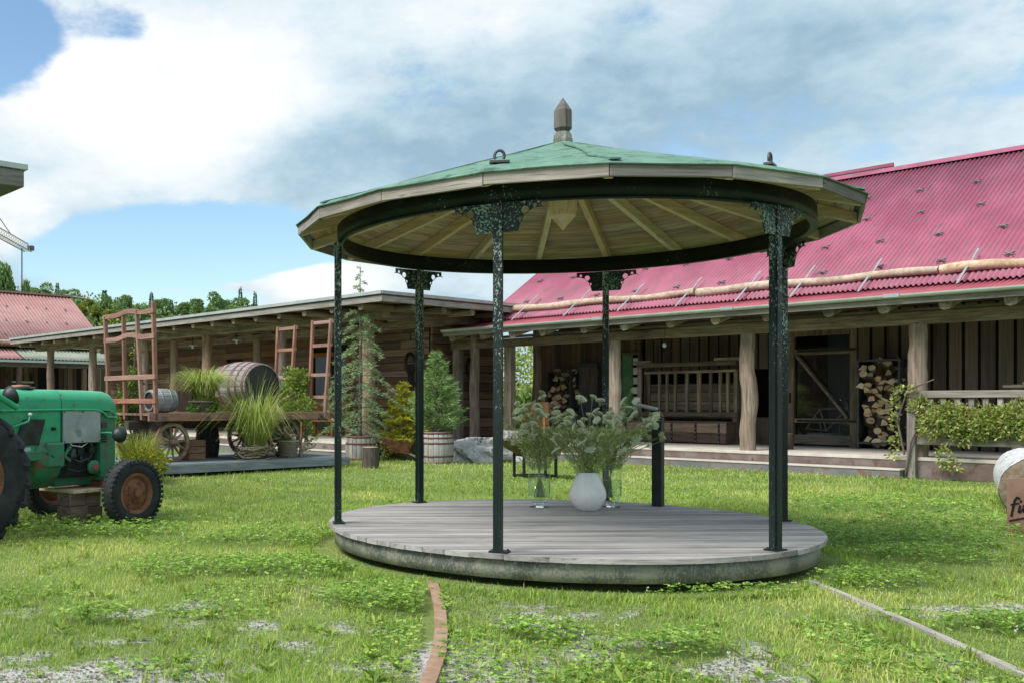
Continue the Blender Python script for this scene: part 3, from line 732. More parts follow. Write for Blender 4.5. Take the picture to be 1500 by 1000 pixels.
for y_ in (2.28, 3.42): MB().beam((-.6, y_, .0), (-2.4, y_, 2.65), .06, .24).build('stringer', 'wood_dark_x', sto)

# near left roof corner
cr = thing('side_roof', 'corner of a flat timber roof edge entering at the upper left', 'roof', (-3.39, 12.0, 0), ROT)
MB().box(-7, 0, -6, 0, 4.13, 4.20).build('roof_edge', 'gutter_paint', cr, bevel=.004)
MB().box(-6.9, -.03, -6, -.04, 3.92, 4.127).build('fascia', 'wood_grey_y', cr, bevel=.006)
MB().box(-6.5, -1.8, -6, -1.2, 0, 3.918).build('wall', 'wood_wall_x', cr)
# ================================================================== GAZEBO
GR = R(2.41)
gz = thing('gazebo', 'round open bandstand with green felt roof on six dark steel posts', 'gazebo', (2.277, 8.639, 0), GR)
DT = .236; RP = 1.984; RD = 2.06
deck = MB().lathe([(1.93, .075), (1.93, .195)], 72).build('deck', 'iron', gz)
pw, gap = .116, .010; y_ = -RD + .004
while y_ < RD - .01:
    y1 = min(y_ + pw, RD - .002); pts = []
    xs_ = lambda y: math.sqrt(max(RD * RD - y * y, 1e-6))
    n_ = 7 if abs(y_) > 1.5 else 3
    ysr = [y_ + (y1 - y_) * k / (n_ - 1) for k in range(n_)]
    pts = [(-xs_(y), y) for y in reversed(ysr)] + [(xs_(y), y) for y in ysr]
    dz = random.uniform(-.0025, .0025)
    o = MB().prism(pts, DT - .036 + dz, DT + dz).build('plank', 'wood_deck_x', deck)
    if abs(y_) < 1.95: bev(o, .003)
    y_ = y1 + gap
MB().lathe([(2.005, .060), (2.012, .060), (2.012, .198), (2.005, .198), (2.005, .060)], 96).build('rim_band', 'rim_paint', gz)
for k in range(6):
    a = R(60 * k + 10); MB().box(-.16, .16, -.12, .12, -.05, .075, X=Matrix.Translation((1.55 * math.cos(a), 1.55 * math.sin(a), 0)) @ Matrix.Rotation(a, 4, 'Z')).build('foot_block', 'wood_dark_x', gz)
for k in (-1.2, 0, 1.2): MB().box(-1.5, 1.5, k - .05, k + .05, .075, .195).build('joist', 'wood_dark_x', gz)
ring = MB().lathe([(RP - .006, 2.687), (RP + .006, 2.687), (RP + .006, 2.83), (RP - .006, 2.83), (RP - .006, 2.687)], 96)
ring.lathe([(RP - .045, 2.680), (RP + .012, 2.680), (RP + .012, 2.687), (RP - .045, 2.687), (RP - .045, 2.680)], 96)
ring.build('ring_beam', 'ring_paint', gz)
def plate_mesh():
    # gusset with a concave edge and three holes, cut as a filled 2D curve
    cu = bpy.data.curves.new('gusset', 'CURVE'); cu.dimensions = '2D'; cu.fill_mode = 'BOTH'; cu.extrude = .004
    out = [(0, 0), (.285, 0), (.285, -.042)]
    for a in np.linspace(R(75), R(172), 9): out.append((.275 + .14 * math.cos(a), -.19 + .14 * math.sin(a)))
    out += [(.125, -.205), (0, -.205)]
    def spl(pts):
        s_ = cu.splines.new('POLY'); s_.points.add(len(pts) - 1); s_.use_cyclic_u = True
        for q, (x, y) in zip(s_.points, pts): q.co = (x, y, 0, 1)
    spl(out)
    for cx, cy, r_ in ((.175, -.062, .028), (.243, -.034, .014), (.142, -.128, .014)): spl([(cx + r_ * math.cos(a), cy + r_ * math.sin(a)) for a in np.linspace(0, 2 * math.pi, 15)[:-1]])
    ob = bpy.data.objects.new('gusset', cu); COL.objects.link(ob)
    me = bpy.data.meshes.new_from_object(ob.evaluated_get(bpy.context.evaluated_depsgraph_get()))
    bpy.data.objects.remove(ob); me.materials.clear(); me.materials.append(M('bracket_paint')); me.name = 'bracket'
    return me
pm = plate_mesh()
pst = MB().box(-.030, .030, -.024, .024, DT + .002, 2.68)
pst.box(-.016, .036, -.036, -.0245, DT + .002, 2.68)
pst = pst.mesh('post', 'post_paint')
bpm = MB().box(-.055, .075, -.05, .05, DT + .003, DT + .014).mesh('base_plate', 'post_paint')
bolt = MB().cyl((0, 0, 0), (0, 0, .012), .008, n=6).mesh('bolt', 'steel_dark')
for k in range(6):
    a = R(60 * k); c, s_ = math.cos(a), math.sin(a)
    po = link('post', pst, gz, (RP * c, RP * s_, 0), (0, 0, a + R(90)))
    bp = link('base_plate', bpm, po)
    for sx_ in (-1, 1):
        link('bracket', pm, po, (sx_ * .022, -.02 if sx_ > 0 else -.02, 2.679), (R(90), 0, 0 if sx_ > 0 else R(180)))
    for x_ in (-.042, .062): link('bolt', bolt, po, (x_, .03, DT + .014))
# roof
RE, ZE, ZA, NS = 2.34, 2.845, 3.575, 18
def rz(r): return ZE + (ZA - ZE) * (1 - r / RE)
gv = []
mb = MB(); rr_ = [RE + .02, RE - .06, 1.9, 1.4, .9, .45, .09]
V_ = []
for i_, r_ in enumerate(rr_):
    for k in range(NS * 2):
        a = 2 * math.pi * k / (NS * 2); rad = r_ * (1 if k % 2 == 0 else math.cos(math.pi / NS))
        wob = (fbm(np.array([math.cos(a) * r_ * 2.5 + 9]), np.array([math.sin(a) * r_ * 2.5 + 9]), 5, 2)[0] - .5) * .035 * (1 if i_ > 0 else .8)
        V_.append((rad * math.cos(a), rad * math.sin(a), rz(r_) + wob + (-.012 if i_ == 0 else .004)))
K2 = NS * 2
F_ = [(i_ * K2 + k, i_ * K2 + (k + 1) % K2, (i_ + 1) * K2 + (k + 1) % K2, (i_ + 1) * K2 + k) for i_ in range(len(rr_) - 1) for k in range(K2)]
mb.add(V_, F_)
groof = mb.build('roof', 'green_felt', gz); sm = groof.modifiers.new('Solid', 'SOLIDIFY'); sm.thickness = .008
for k in range(NS):
    # overlapping seams of the felt sheets run to the top
    a = 2 * math.pi * k / NS
    if k % 3 == 1:
        pts = [(r_ * math.cos(a + .02 * math.sin(r_ * 9)), r_ * math.sin(a + .02 * math.sin(r_ * 9)), rz(r_) + .014) for r_ in (2.33, 1.9, 1.4, .9, .5, .12)]
        mb = MB()
        for q0, q1 in zip(pts, pts[1:]): mb.beam(q0, q1, .07, .012)
        mb.build('seam', 'green_felt', groof)
fas = []
side = 2 * RE * math.sin(math.pi / NS)
fm = MB().box(-side / 2 + .004, side / 2 - .004, -.026, -.001, -.100, -.012).mesh('fascia_board', 'wood_grey_x')
for k in range(NS):
    a = 2 * math.pi * (k + .5) / NS; ra = RE * math.cos(math.pi / NS)
    o = link('fascia_board', fm, gz, (ra * math.cos(a), ra * math.sin(a), ZE), (0, 0, a - R(90) + random.uniform(-.008, .008))); o.location.z += random.uniform(-.008, .004); bev(o, .003)
raf = MB(); sl_ = math.atan((ZA - ZE) / RE)
for k in range(NS):
    a = 2 * math.pi * k / NS; X = Matrix.Rotation(a, 4, 'Z')
    v = []
    for r_ in (.13, RE - .035):
        zt = rz(r_) - .034
        for y2, z2 in ((-.0275, zt), (.0275, zt), (.0275, zt - (.115 if r_ < 2 else .085)), (-.0275, zt - (.115 if r_ < 2 else .085))): v.append((r_, y2, z2))
    # cut the lower corner at the eave
    o = MB().add(v, [(3, 2, 1, 0), (4, 5, 6, 7), (0, 1, 5, 4), (1, 2, 6, 5), (2, 3, 7, 6), (3, 0, 4, 7)]).build('rafter', 'wood_rafter_x', gz)
    o.rotation_euler = (0, 0, a); bev(o, .003)
NB = 16
for k in range(NS):
    a = 2 * math.pi * (k + .5) / NS; ca = math.cos(math.pi / NS)
    for b in range(NB):
        r0 = .16 + (RE - .05 - .16) * b / NB; r1 = .16 + (RE - .05 - .16) * (b + 1) / NB - .007
        h0, h1 = r0 * math.tan(math.pi / NS) * ca, r1 * math.tan(math.pi / NS) * ca
        v = []
        for zz in (-.031, -.013):
            for r_, y2 in ((r0, -h0), (r0, h0), (r1, h1), (r1, -h1)): v.append((r_ * ca, y2, rz(r_) + zz))
        o = MB().add(v, [(3, 2, 1, 0), (4, 5, 6, 7), (0, 1, 5, 4), (1, 2, 6, 5), (2, 3, 7, 6), (3, 0, 4, 7)]).build('board', 'wood_ceiling_y', groof)
        o.rotation_euler = (0, 0, a)
kp = MB().lathe([(.0, 2.80), (.06, 2.87), (.115, 2.93), (.125, 3.0), (.125, 3.50)], 8, smooth=False).build('king_post', 'wood_rafter_z', gz)
fi = MB().lathe([(.085, 3.54), (.088, 3.60), (.078, 3.645), (.062, 3.665)], 8, smooth=False)
fi.build('finial_foot', 'rim_paint', gz)
MB().lathe([(.058, 3.655), (.056, 3.675), (.080, 3.70), (.080, 3.855), (.0, 3.975)], 8, smooth=False).build('finial', 'finial_wood', gz)
for a_ in (-120, -60, 60, 120):
    a = R(a_); tor = MB().tube([(.034 * math.cos(q), 0, .040 + .038 * math.sin(q)) for q in np.linspace(-.6, math.pi + .6, 12)], .011, 8)
    tor.box(-.07, .07, -.03, .03, -.012, .004)
    o = tor.build('lifting_ring', 'steel_dark', gz, (1.95 * math.cos(a), 1.95 * math.sin(a), rz(1.95) + .018)); o.rotation_euler = (0, 0, a + R(90 + 20))
# black service post on the deck
bo = thing('service_post', 'short black steel post with a bent silver handle on the deck edge', 'post', (3.60, 9.98, DT), R(-38))
o = MB().box(-.05, .05, -.05, .05, 0, .90).build('column', 'iron', bo, bevel=.006)
MB().box(-.05, .05, -.05, .05, .901, .925).build('cap', 'iron', bo, bevel=.01); MB().cyl((0, 0, .925), (0, 0, .99), .014, n=8).build('pin', 'iron', bo)
MB().tube([(0, 0, .985), (-.05, -.02, .995), (-.22, -.1, 1.04)], .018, 8).build('handle', 'galvanised', bo)

# ------------------------------------------------------------------ vases and wild flowers
def glass_vase(loc, label):
    v_ = thing('glass_vase', label, 'vase', loc, 0, 'tall glass vases on the deck')
    pr = [(.0, .0), (.090, .0), (.092, .010), (.045, .022), (.040, .035), (.085, .065), (.106, .11), (.109, .30), (.119, .46), (.115, .46), (.105, .30), (.102, .115), (.082, .075), (.0, .055)]
    MB().lathe([(.0, .0), (.090, .0), (.092, .010), (.045, .022), (.038, .030), (.06, .048), (.0, .056), ], 32).build('foot', 'glass', v_)
    MB().lathe([(.045, .045), (.085, .065), (.106, .11), (.109, .30), (.119, .46)], 36).build('bowl', 'thin_glass', v_); MB().tube([(.119 * math.cos(a), .119 * math.sin(a), .46) for a in np.linspace(0, 2 * math.pi, 41)], .003, 6, False).build('lip', 'glass', v_)
    MB().lathe([(.104, .118), (.1065, .272), (.0, .272)], 36).build('water', 'water', v_)
    return v_
V1 = Vector((2.364, 9.87, DT)); V2 = Vector((2.753, 9.53, DT)); V3 = Vector((3.09, 9.90, DT))
glass_vase(V1, 'clear glass vase of flowers, left of the white vase'); glass_vase(V3, 'clear glass vase half hidden behind the white vase')
cv = thing('ceramic_vase', 'white ribbed pear shaped ceramic vase full of wild flowers', 'vase', V2)
n_ = 90; prof = [(.0, .0), (.075, .0), (.10, .018), (.145, .07), (.170, .125), (.174, .16), (.160, .22), (.130, .29), (.108, .345), (.100, .375), (.094, .378), (.092, .365), (.10, .33), (.0, .30)]
mb = MB(); mb.lathe(prof, n_); 
for i_ in range(len(mb.v)):
    x, y, z = mb.v[i_]; k = i_ % n_
    q = 1 + (.014 if k % 3 == 0 else -.008) * (1 if .02 < z < .36 else 0); mb.v[i_] = (x * q, y * q, z)
mb.build('body', 'ceramic', cv)
# umbels: small prototypes, each flower copied whole
def umbel_mesh(r_, seed, closed):
    rg = np.random.default_rng(seed); n = 40; P = []; Q = []
    mb = MB(); k = 34
    for i_ in range(k):
        f = math.sqrt((i_ + .5) / k); a = i_ * 2.399; 
        cup = (.10 * r_ - .35 * r_ * f * f) if not closed else (.55 * r_ * f * f)
        rad = r_ * f * (1 if not closed else .62); x, y, z = rad * math.cos(a), rad * math.sin(a), cup + .02
        # florets: little stars of three crossed petals
        for j in range(5):
            b = a + j * 1.2566 + rg.uniform(-.2, .2); s_ = r_ * .26
            px_, py_ = x + s_ * math.cos(b), y + s_ * math.sin(b)
            mb.add([(x, y, z), (x + s_ * .6 * math.cos(b + .5), y + s_ * .6 * math.sin(b + .5), z + .006), (px_, py_, z + rg.uniform(-.004, .008)), (x + s_ * .6 * math.cos(b - .5), y + s_ * .6 * math.sin(b - .5), z + .006)], [(0, 1, 2, 3)], 0)
        if i_ % 2 == 0: mb.tube([(0, 0, -.045 * (r_ / .045)), (x * .6, y * .6, z - .02), (x, y, z)], .0013, 3, False, 1)
    return mb
UM = [umbel_mesh(.049, 1, 0).mesh('flower_head', ['petal_white', 'stem']), umbel_mesh(.040, 2, 0).mesh('flower_head', ['petal_white', 'stem']), umbel_mesh(.034, 3, 1).mesh('flower_head', ['petal_green', 'stem']), umbel_mesh(.028, 4, 0).mesh('flower_head', ['petal_green', 'stem'])]
def stem_mesh(dx, dy, h, seed):
    rg = random.Random(seed); b = rg.uniform(-.03, .03)
    return MB().tube([(-dx * .20 + rg.uniform(-.02, .02), -dy * .20 + rg.uniform(-.02, .02), -.34 if seed < 200 or seed >= 300 else -.22), (dx * .02, dy * .02, -.10), (dx * .12, dy * .12, .10), (dx * .45 + b, dy * .45 - b, h * .55), (dx, dy, h)], [.0034, .0034, .0032, .0028, .002], 5)
def bouquet(base, zmouth, n, spread, hmin, hmax, seed, label, group, kinds, bias=(0, 0), extra=()):
    rg = random.Random(seed); hts = []
    for i_ in range(n + len(extra)):
        if i_ < n:
            a = rg.uniform(0, 2 * math.pi); q = math.sqrt(rg.uniform(.02, 1)); dx, dy = spread * q * math.cos(a) + bias[0], spread * .75 * q * math.sin(a) + bias[1]
            h = rg.uniform(hmin, hmax) * (1 - .22 * q * q)
        else: dx, dy, h = extra[i_ - n]
        k = rg.choice(kinds); tall = 'tall' if h > hmin + .6 * (hmax - hmin) else 'short'; lean = 'leaning left' if dx < -.08 else ('leaning right' if dx > .08 else 'upright')
        f = thing('wild_carrot', f'{tall} {lean} ' + ('white' if k < 2 else 'greenish') + label[5:], 'flower', tuple(Vector(base) + Vector((0, 0, zmouth))), 0, group)
        stem_mesh(dx, dy, h, seed * 100 + i_).build('stem', 'stem', f)
        hd = link('flower_head', UM[k], f, (dx, dy, h)); hd.rotation_euler = (rg.uniform(-.4, .6) + .55 - dy, rg.uniform(-.4, .4) + dx * 1.2, rg.uniform(0, 6)); sc_ = rg.uniform(.75, 1.2); hd.scale = (sc_,) * 3
        hts.append((dx, dy, h))
    return hts
h1 = bouquet(V1, .44, 54, .29, .22, .62, 1, 'white wild carrot flower standing in the left glass vase', 'wild carrot stems in the left glass vase', [0, 1, 1, 2, 3], (-.02, 0), [(-.10, -.05, .72), (.02, 0, .70), (.06, .1, .66), (-.22, 0, .60)])
h2 = bouquet(V2, .36, 62, .34, .24, .66, 2, 'white wild carrot flower standing in the white ceramic vase', 'wild carrot stems in the ceramic vase', [0, 1, 0, 1, 3], (.0, 0), [(.02, -.1, .74), (-.07, .0, .72), (.43, 0, .80), (.46, -.05, .70), (.50, -.02, .46), (.12, 0, .70)])
h3 = bouquet(V3, .44, 56, .36, .20, .62, 3, 'white wild carrot flower standing in the right glass vase', 'wild carrot stems in the right glass vase', [0, 1, 1, 3], (.17, 0))
def greens(base, zm, hts, seed, label, n=1500, spread=.24, hh=.42):
    # feathery leaves, buds and thin side shoots between the stems
    a = RNG.uniform(0, 6.283, n); q = np.sqrt(RNG.uniform(0, 1, n)); z = RNG.uniform(.0, 1, n) ** .8 * hh
    rad = (.07 + spread * (z / hh) ** .9) * q
    P = np.c_[base[0] + rad * np.cos(a), base[1] + rad * np.sin(a) * .8, base[2] + zm + z]
    D = np.c_[np.cos(a) * .6, np.sin(a) * .6, np.ones(n)] + RNG.normal(size=(n, 3)) * .55
    tn = tints(n, [(.32, .41, .15), (.40, .48, .21), (.26, .35, .12), (.52, .57, .34), (.72, .76, .60)], .2, [.3, .3, .2, .12, .08])
    V, F, T = leaves(P, D, RNG.uniform(.018, .06, n), RNG.uniform(.003, .010, n), tn)
    tag(link('bouquet_greenery', npmesh('bouquet_greenery', V, F, T, 'leaf')), label, 'foliage', kind='stuff')
greens(V1, .36, h1, 1, 'feathery green leaves among the flowers of the left glass vase', 2900)
greens(V2, .30, h2, 2, 'dense feathery green leaves spilling over the white vase', 4200, .30, .50)
greens(V3, .36, h3, 3, 'feathery green leaves above the right glass vase', 3600, .32)

# ================================================================== PORCH FURNITURE
mg = thing('hay_manger', 'slatted wooden hay rack standing in the porch between two log posts', 'manger', BW(-5.7, 2.75, .36), ROT)
for x0_, x1_, z_, h_ in ((-1.22, 1.28, 1.78, .10), (-1.02, 1.28, 1.62, .06), (-1.22, 1.28, .60, .11)): MB().box(x0_, x1_, -.06, .06, z_, z_ + h_).build('rail', 'wood_beam_x', mg, bevel=.006)
MB().box(-1.30, -.86, -.05, .05, 1.885, 1.945).build('rail', 'wood_beam_x', mg, bevel=.006); MB().box(.75, 1.45, -.05, .05, 1.885, 1.955).build('rail', 'wood_beam_x', mg, bevel=.006)
for k, x_ in enumerate((-1.17, -.90, -.64, -.44, -.24, .06, .38, .66, .88, 1.08, 1.25)):
    w_ = (.05, .035, .03, .028, .03, .04, .045, .035, .03, .035, .04)[k]
    o = MB().box(-w_, w_, -.03, .03, .712, 1.618 if k else 1.778).build('slat', 'wood_beam_z', mg, (x_, .0, 0), bevel=.006); o.rotation_euler = (0, random.uniform(-.012, .012), 0)
for k in range(4): MB().box(-1.22, 1.28, .35, .39, .55 + k * .21, .75 + k * .21).build('board', 'wood_beam_x', mg, bevel=.005)
for x_ in (-1.18, 1.24): MB().box(x_ - .05, x_ + .05, .28, .34, 0, 1.78).build('upright', 'wood_beam_z', mg, bevel=.006)
for x_ in (-1.18, 1.24): MB().box(x_ - .05, x_ + .05, -.05, .05, 0, .60).build('upright', 'wood_beam_z', mg, bevel=.006)
ch = thing('wooden_chest', 'long plank chest with black iron straps under the hay rack', 'chest', BW(-5.75, 2.42, .36), ROT)
for k in range(2): MB().box(-1.34, 1.34, -.20, -.16, .03 + k * .225, .25 + k * .225).build('board', 'wood_wall_x', ch, bevel=.006)
MB().box(-1.34, 1.34, -.158, .20, .03, .47).build('body', 'wood_dark_x', ch); MB().box(-1.38, 1.38, -.23, .22, .481, .51).build('lid', 'wood_beam_x', ch, bevel=.006)
for x_ in (-1.16, -.56, .04, .63, 1.18):
    st_ = MB().box(x_ - .022, x_ + .022, -.212, -.202, .0, .50).build('strap', 'iron', ch)
    for k in range(5): MB().box(x_ - .008, x_ + .008, -.218, -.212, .05 + k * .1, .066 + k * .1).build('rivet', 'galvanised', st_)
sp = thing('chopping_block', 'low round log section behind the crooked porch post', 'log', BW(-2.62, 1.15, .36), 0)
MB().lathe([(0, 0), (.15, 0), (.15, .30), (.146, .312)], 18).build('bark', 'bark', sp); MB().lathe([(.146, .312), (0, .314)], 18).build('end_grain', 'split_face', sp)
# firewood
def wedge(kind, seed, L=.34):
    rg = random.Random(seed)
    if kind == 0: poly = [(0, -.005)] + [(.10 * math.cos(a), .10 * math.sin(a)) for a in np.linspace(.25, 1.55, 5)]
    elif kind == 1: poly = [(.075 * math.cos(a), .06 * math.sin(a)) for a in np.linspace(-.1, math.pi + .1, 8)]
    elif kind == 2: poly = [(.055 * math.cos(a) * rg.uniform(.9, 1.1), .055 * math.sin(a)) for a in np.linspace(0, 2 * math.pi, 11)[:-1]]
    elif kind == 3: poly = [(-.06, -.03), (.05, -.045), (.065, .03), (0, .05)]
    else: poly = [(-.07, -.02), (.0, -.05), (.07, .0), (.02, .05)]
    cx = sum(q[0] for q in poly) / len(poly); cy = sum(q[1] for q in poly) / len(poly)
    poly = [(x - cx, y - cy) for x, y in poly]
    X = Matrix(((1, 0, 0, 0), (0, 0, -1, 0), (0, 1, 0, 0), (0, 0, 0, 1)))
    return MB().prism(poly, 0, L, X, 0, 1).mesh('firewood_log', ['split_face', 'split_bark'])
WD = [wedge(k, k) for k in (0, 1, 2, 3, 4, 0)]
def ordn(k): return ('first', 'second', 'third', 'fourth', 'fifth', 'sixth', 'seventh', 'eighth', 'ninth', 'tenth', 'eleventh', 'twelfth', 'thirteenth', 'fourteenth', 'fifteenth', 'sixteenth', 'seventeenth', 'eighteenth', 'nineteenth', 'twentieth')[k - 1]
def stack(cx, t_, z0, wd, ht, label, group, seed, frame=BW, rot=ROT, fall=0, dense=1.0):
    rg = random.Random(seed); z_ = z0 + .05; row = 0
    while z_ < z0 + ht - .03:
        x_ = -wd / 2 + .045 + (row % 2) * .035; col = 0
        while x_ < wd / 2 - .045:
            col += 1; o = tag(link('firewood_log', rg.choice(WD)), f'split log, {ordn(col)} from left in the {ordn(row + 1)} row from the bottom, {label}', 'firewood', group)
            b = frame(cx + x_, t_ + rg.uniform(-.016, .010), z_ + rg.uniform(-.014, .014) - fall * abs(x_) * rg.uniform(.5, 1)); o.location = b
            o.rotation_mode = 'ZYX'; o.rotation_euler = (rg.uniform(-.06, .06), rg.uniform(0, 6.28), rot + rg.uniform(-.08, .08)); sc_ = rg.uniform(1.18, 1.46) * dense; o.scale = (sc_, 1, sc_)
            x_ += rg.uniform(.080, .094) * dense
        z_ += rg.uniform(.070, .079) * dense; row += 1
def rack(loc, wd, ht, label, dp=.40):
    r_ = thing('log_rack', label, 'rack', loc, ROT)
    for x_ in (-wd / 2, wd / 2): MB().box(x_ - .02, x_ + .02, -dp, .02, 0, ht).build('side', 'steel_dark', r_, bevel=.003)
    MB().box(-wd / 2 + .021, wd / 2 - .021, -dp, .02, ht - .04, ht).build('top', 'steel_dark', r_); MB().box(-wd / 2 + .021, wd / 2 - .021, -dp, .02, .10, .14).build('shelf', 'steel_dark', r_)
    MB().box(-wd / 2 + .021, wd / 2 - .021, .0, .018, .141, ht - .041).build('back', 'dark_void', r_)
rack(BW(-1.46, 3.02, .36), .76, 1.80, 'tall dark steel rack of firewood between glazed door and log post')
stack(-1.46, 2.98 - .02, .36 + .14, .70, 1.52, 'tall rack', 'logs in the tall steel rack', 5)
rack(BW(-9.16, 3.02, .36), .72, 1.75, 'dark steel rack of firewood seen behind the flowers')
stack(-9.16, 2.98, .50, .66, 1.46, 'rack behind flowers', 'logs in the rack behind the flowers', 6, dense=1.25)
cb = thing('wall_cabinet', 'dark narrow cupboard right of the rack behind the flowers', 'cupboard', BW(-8.42, 2.95, .36), ROT)
MB().box(-.28, .28, -.1, .1, 0, 1.95).build('body', 'steel_dark', cb, bevel=.005); MB().box(-.23, .23, -.115, -.102, 1.05, 1.85).build('door', 'wood_dark_z', cb, bevel=.005)
# bicycle added behind the door glass to stand in for a reflection
bk = thing('bicycle', 'pale bicycle added behind the glazed barn door as its reflection', 'bicycle', BW(-2.95, 4.0, .37), ROT)
for x_ in (-.52, .52):
    wl = MB().tube([(x_ + .33 * math.cos(a), 0, .34 + .33 * math.sin(a)) for a in np.linspace(0, 2 * math.pi, 28)], .022, 6, False).build('wheel', 'galvanised', bk)
    mb = MB()
    for k in range(10): mb.beam((x_, 0, .34), (x_ + .32 * math.cos(k * .628), 0, .34 + .32 * math.sin(k * .628)), .006, .006, up=(0, 1, 0))
    mb.build('spokes', 'chrome', wl)
mb = MB(); A_, B_, C_, D_ = (-.52, 0, .34), (-.08, 0, .30), (-.22, 0, .78), (.36, 0, .80)
for p, q in ((A_, B_), (A_, C_), (B_, C_), (B_, D_), (C_, D_), (D_, (.52, 0, .34)), (D_, (.33, 0, .95))): mb.cyl(p, q, .018, n=8)
mb.build('frame', 'white_paint', bk); MB().tube([(.33, -.28, .98), (.36, 0, .96), (.33, .28, .98)], .014, 8).build('handlebar', 'chrome', bk); MB().box(-.36, -.12, -.06, .06, .82, .86).build('saddle', 'leather', bk, bevel=.015)
# balustrade
bl = thing('porch_railing', 'grey weathered porch railing overgrown with a leafy vine', 'railing', BW(0, -.06, 0), ROT)
MB().box(.02, S1, -.06, .06, 1.37, 1.49).build('top_rail', 'wood_grey_x', bl, bevel=.008); MB().box(.16, S1, -.035, .035, .58, .70).build('bottom_rail', 'wood_grey_x', bl, bevel=.008)
MB().box(.02, .15, -.065, .055, 0, 1.368).build('post', 'wood_grey_z', bl, bevel=.008)
for k in range(16):
    x_ = .36 + k * .20
    MB().box(x_ - .04, x_ + .04, -.02, .02, .702, 1.368).build('baluster', 'wood_grey_z', bl, bevel=.004)
tb = thing('porch_table', 'brown wooden table top seen above the porch railing', 'table', BW(2.1, 1.2, .36), ROT)
MB().box(-.95, .9, -.4, .4, 1.18, 1.23).build('table_top', 'wood_beam_x', tb, bevel=.006); MB().box(-.7, .9, -.3, .3, 1.232, 1.27).build('board', 'wood_beam_x', tb, bevel=.006)
for x_ in (-.8, .75):
    for y_ in (-.3, .3): MB().box(x_ - .04, x_ + .04, y_ - .04, y_ + .04, 0, 1.18).build('leg', 'wood_beam_z', tb)
bx = thing('grey_box', 'small blue grey box on the brown porch table', 'box', BW(1.86, 1.2, 1.63), ROT)
MB().box(-.09, .09, -.07, .07, 0, .24).build('body', 'blue_grey_plaster', bx, bevel=.008); MB().box(-.095, .095, -.075, .075, .241, .26).build('lid', 'steel_dark', bx)
# orange wooden chair and black stove behind the flowers
oc = thing('orange_chair', 'orange wooden armchair on the porch behind the flowers', 'chair', BW(-8.72, 1.1, .36), ROT + R(25))
MB().box(-.28, .28, .22, .25, .30, .95).build('backrest', 'orange_wood', oc, bevel=.008); MB().box(-.28, .28, -.28, .218, .36, .40).build('seat', 'orange_wood', oc, bevel=.008)
for x_ in (-.27, .27):
    MB().box(x_ - .03, x_ + .03, -.28, .22, .56, .59).build('armrest', 'orange_wood', oc)
    for y_ in (-.25, .18): MB().box(x_ - .025, x_ + .025, y_ - .03, y_ + .03, 0, .559).build('leg', 'orange_wood', oc)
sv_ = thing('kettle_stove', 'round black stove standing behind the flowers on the porch', 'stove', BW(-7.75, 1.3, .36), ROT)
MB().lathe([(0, .25), (.26, .27), (.30, .45), (.28, .62), (.22, .70), (0, .74)], 20).build('body', 'iron', sv_)
for a in (.5, 2.6, 4.7): MB().cyl((.2 * math.cos(a), .2 * math.sin(a), .3), (.26 * math.cos(a), .26 * math.sin(a), 0), .02, n=8).build('leg', 'iron', sv_)
# fire bowl on the grass
fb = thing('fire_bowl', 'wide rusty fire bowl on black legs behind the deck', 'fire bowl', (3.9, 16.6, 0), R(10))
MB().lathe([(.08, .36), (.30, .42), (.50, .52), (.615, .655), (.645, .665), (.645, .675), (.60, .668), (.48, .54), (.28, .44), (0, .39)], 36).build('bowl', 'bowl_rust', fb)
for k in range(4):
    a = R(45 + 90 * k); MB().box(-.02, .02, -.02, .02, 0, .44, X=Matrix.Translation((.40 * math.cos(a), .30 * math.sin(a), 0))).build('leg', 'iron', fb)
c_ = [(.40 * math.cos(R(45 + 90 * k)), .30 * math.sin(R(45 + 90 * k))) for k in range(4)]
for z_ in (.06, .40):
    mb = MB()
    for k in range(4): mb.beam((*c_[k], z_), (*c_[(k + 1) % 4], z_), .025, .025)
    mb.build('frame', 'iron', fb)
# boulder
def rock(name, label, loc, sx_, sy_, sz_, seed):
    mb = bmesh.new(); bmesh.ops.create_icosphere(mb, subdivisions=4, radius=1)
    for v in mb.verts:
        c = v.co; q = fbm(np.array([c.x * 1.6 + c.z + seed]), np.array([c.y * 1.6 - c.z * .7 + seed]), seed, 4)[0]
        q2 = fbm(np.array([c.x * 5 + c.z * 4 + seed]), np.array([c.y * 5 + seed]), seed + 3, 3)[0]
        v.co = c * (.62 + .70 * q + .42 * (q2 - .5)); v.co.x *= sx_; v.co.y *= sy_; v.co.z *= sz_
        v.co.z = min(v.co.z, sz_ * (.62 + .12 * q2)); v.co.z += sz_ * .35
    me = bpy.data.meshes.new(name); mb.to_mesh(me); mb.free(); me.materials.append(M('stone'))
    tag(link(name, me, None, loc), label, 'rock')
rock('boulder', 'long grey lichened boulder lying in front of the porch', (4.05, 21.6, 0), .88, .45, .50, 4)
rock('boulder', 'small grey stone at the right end of the boulder', (4.72, 20.9, 0), .25, .22, .22, 9)
rock('boulder', 'grey stone block standing before the porch edge left of the orange chair', (4.75, 22.6, 0), .30, .28, .62, 12)

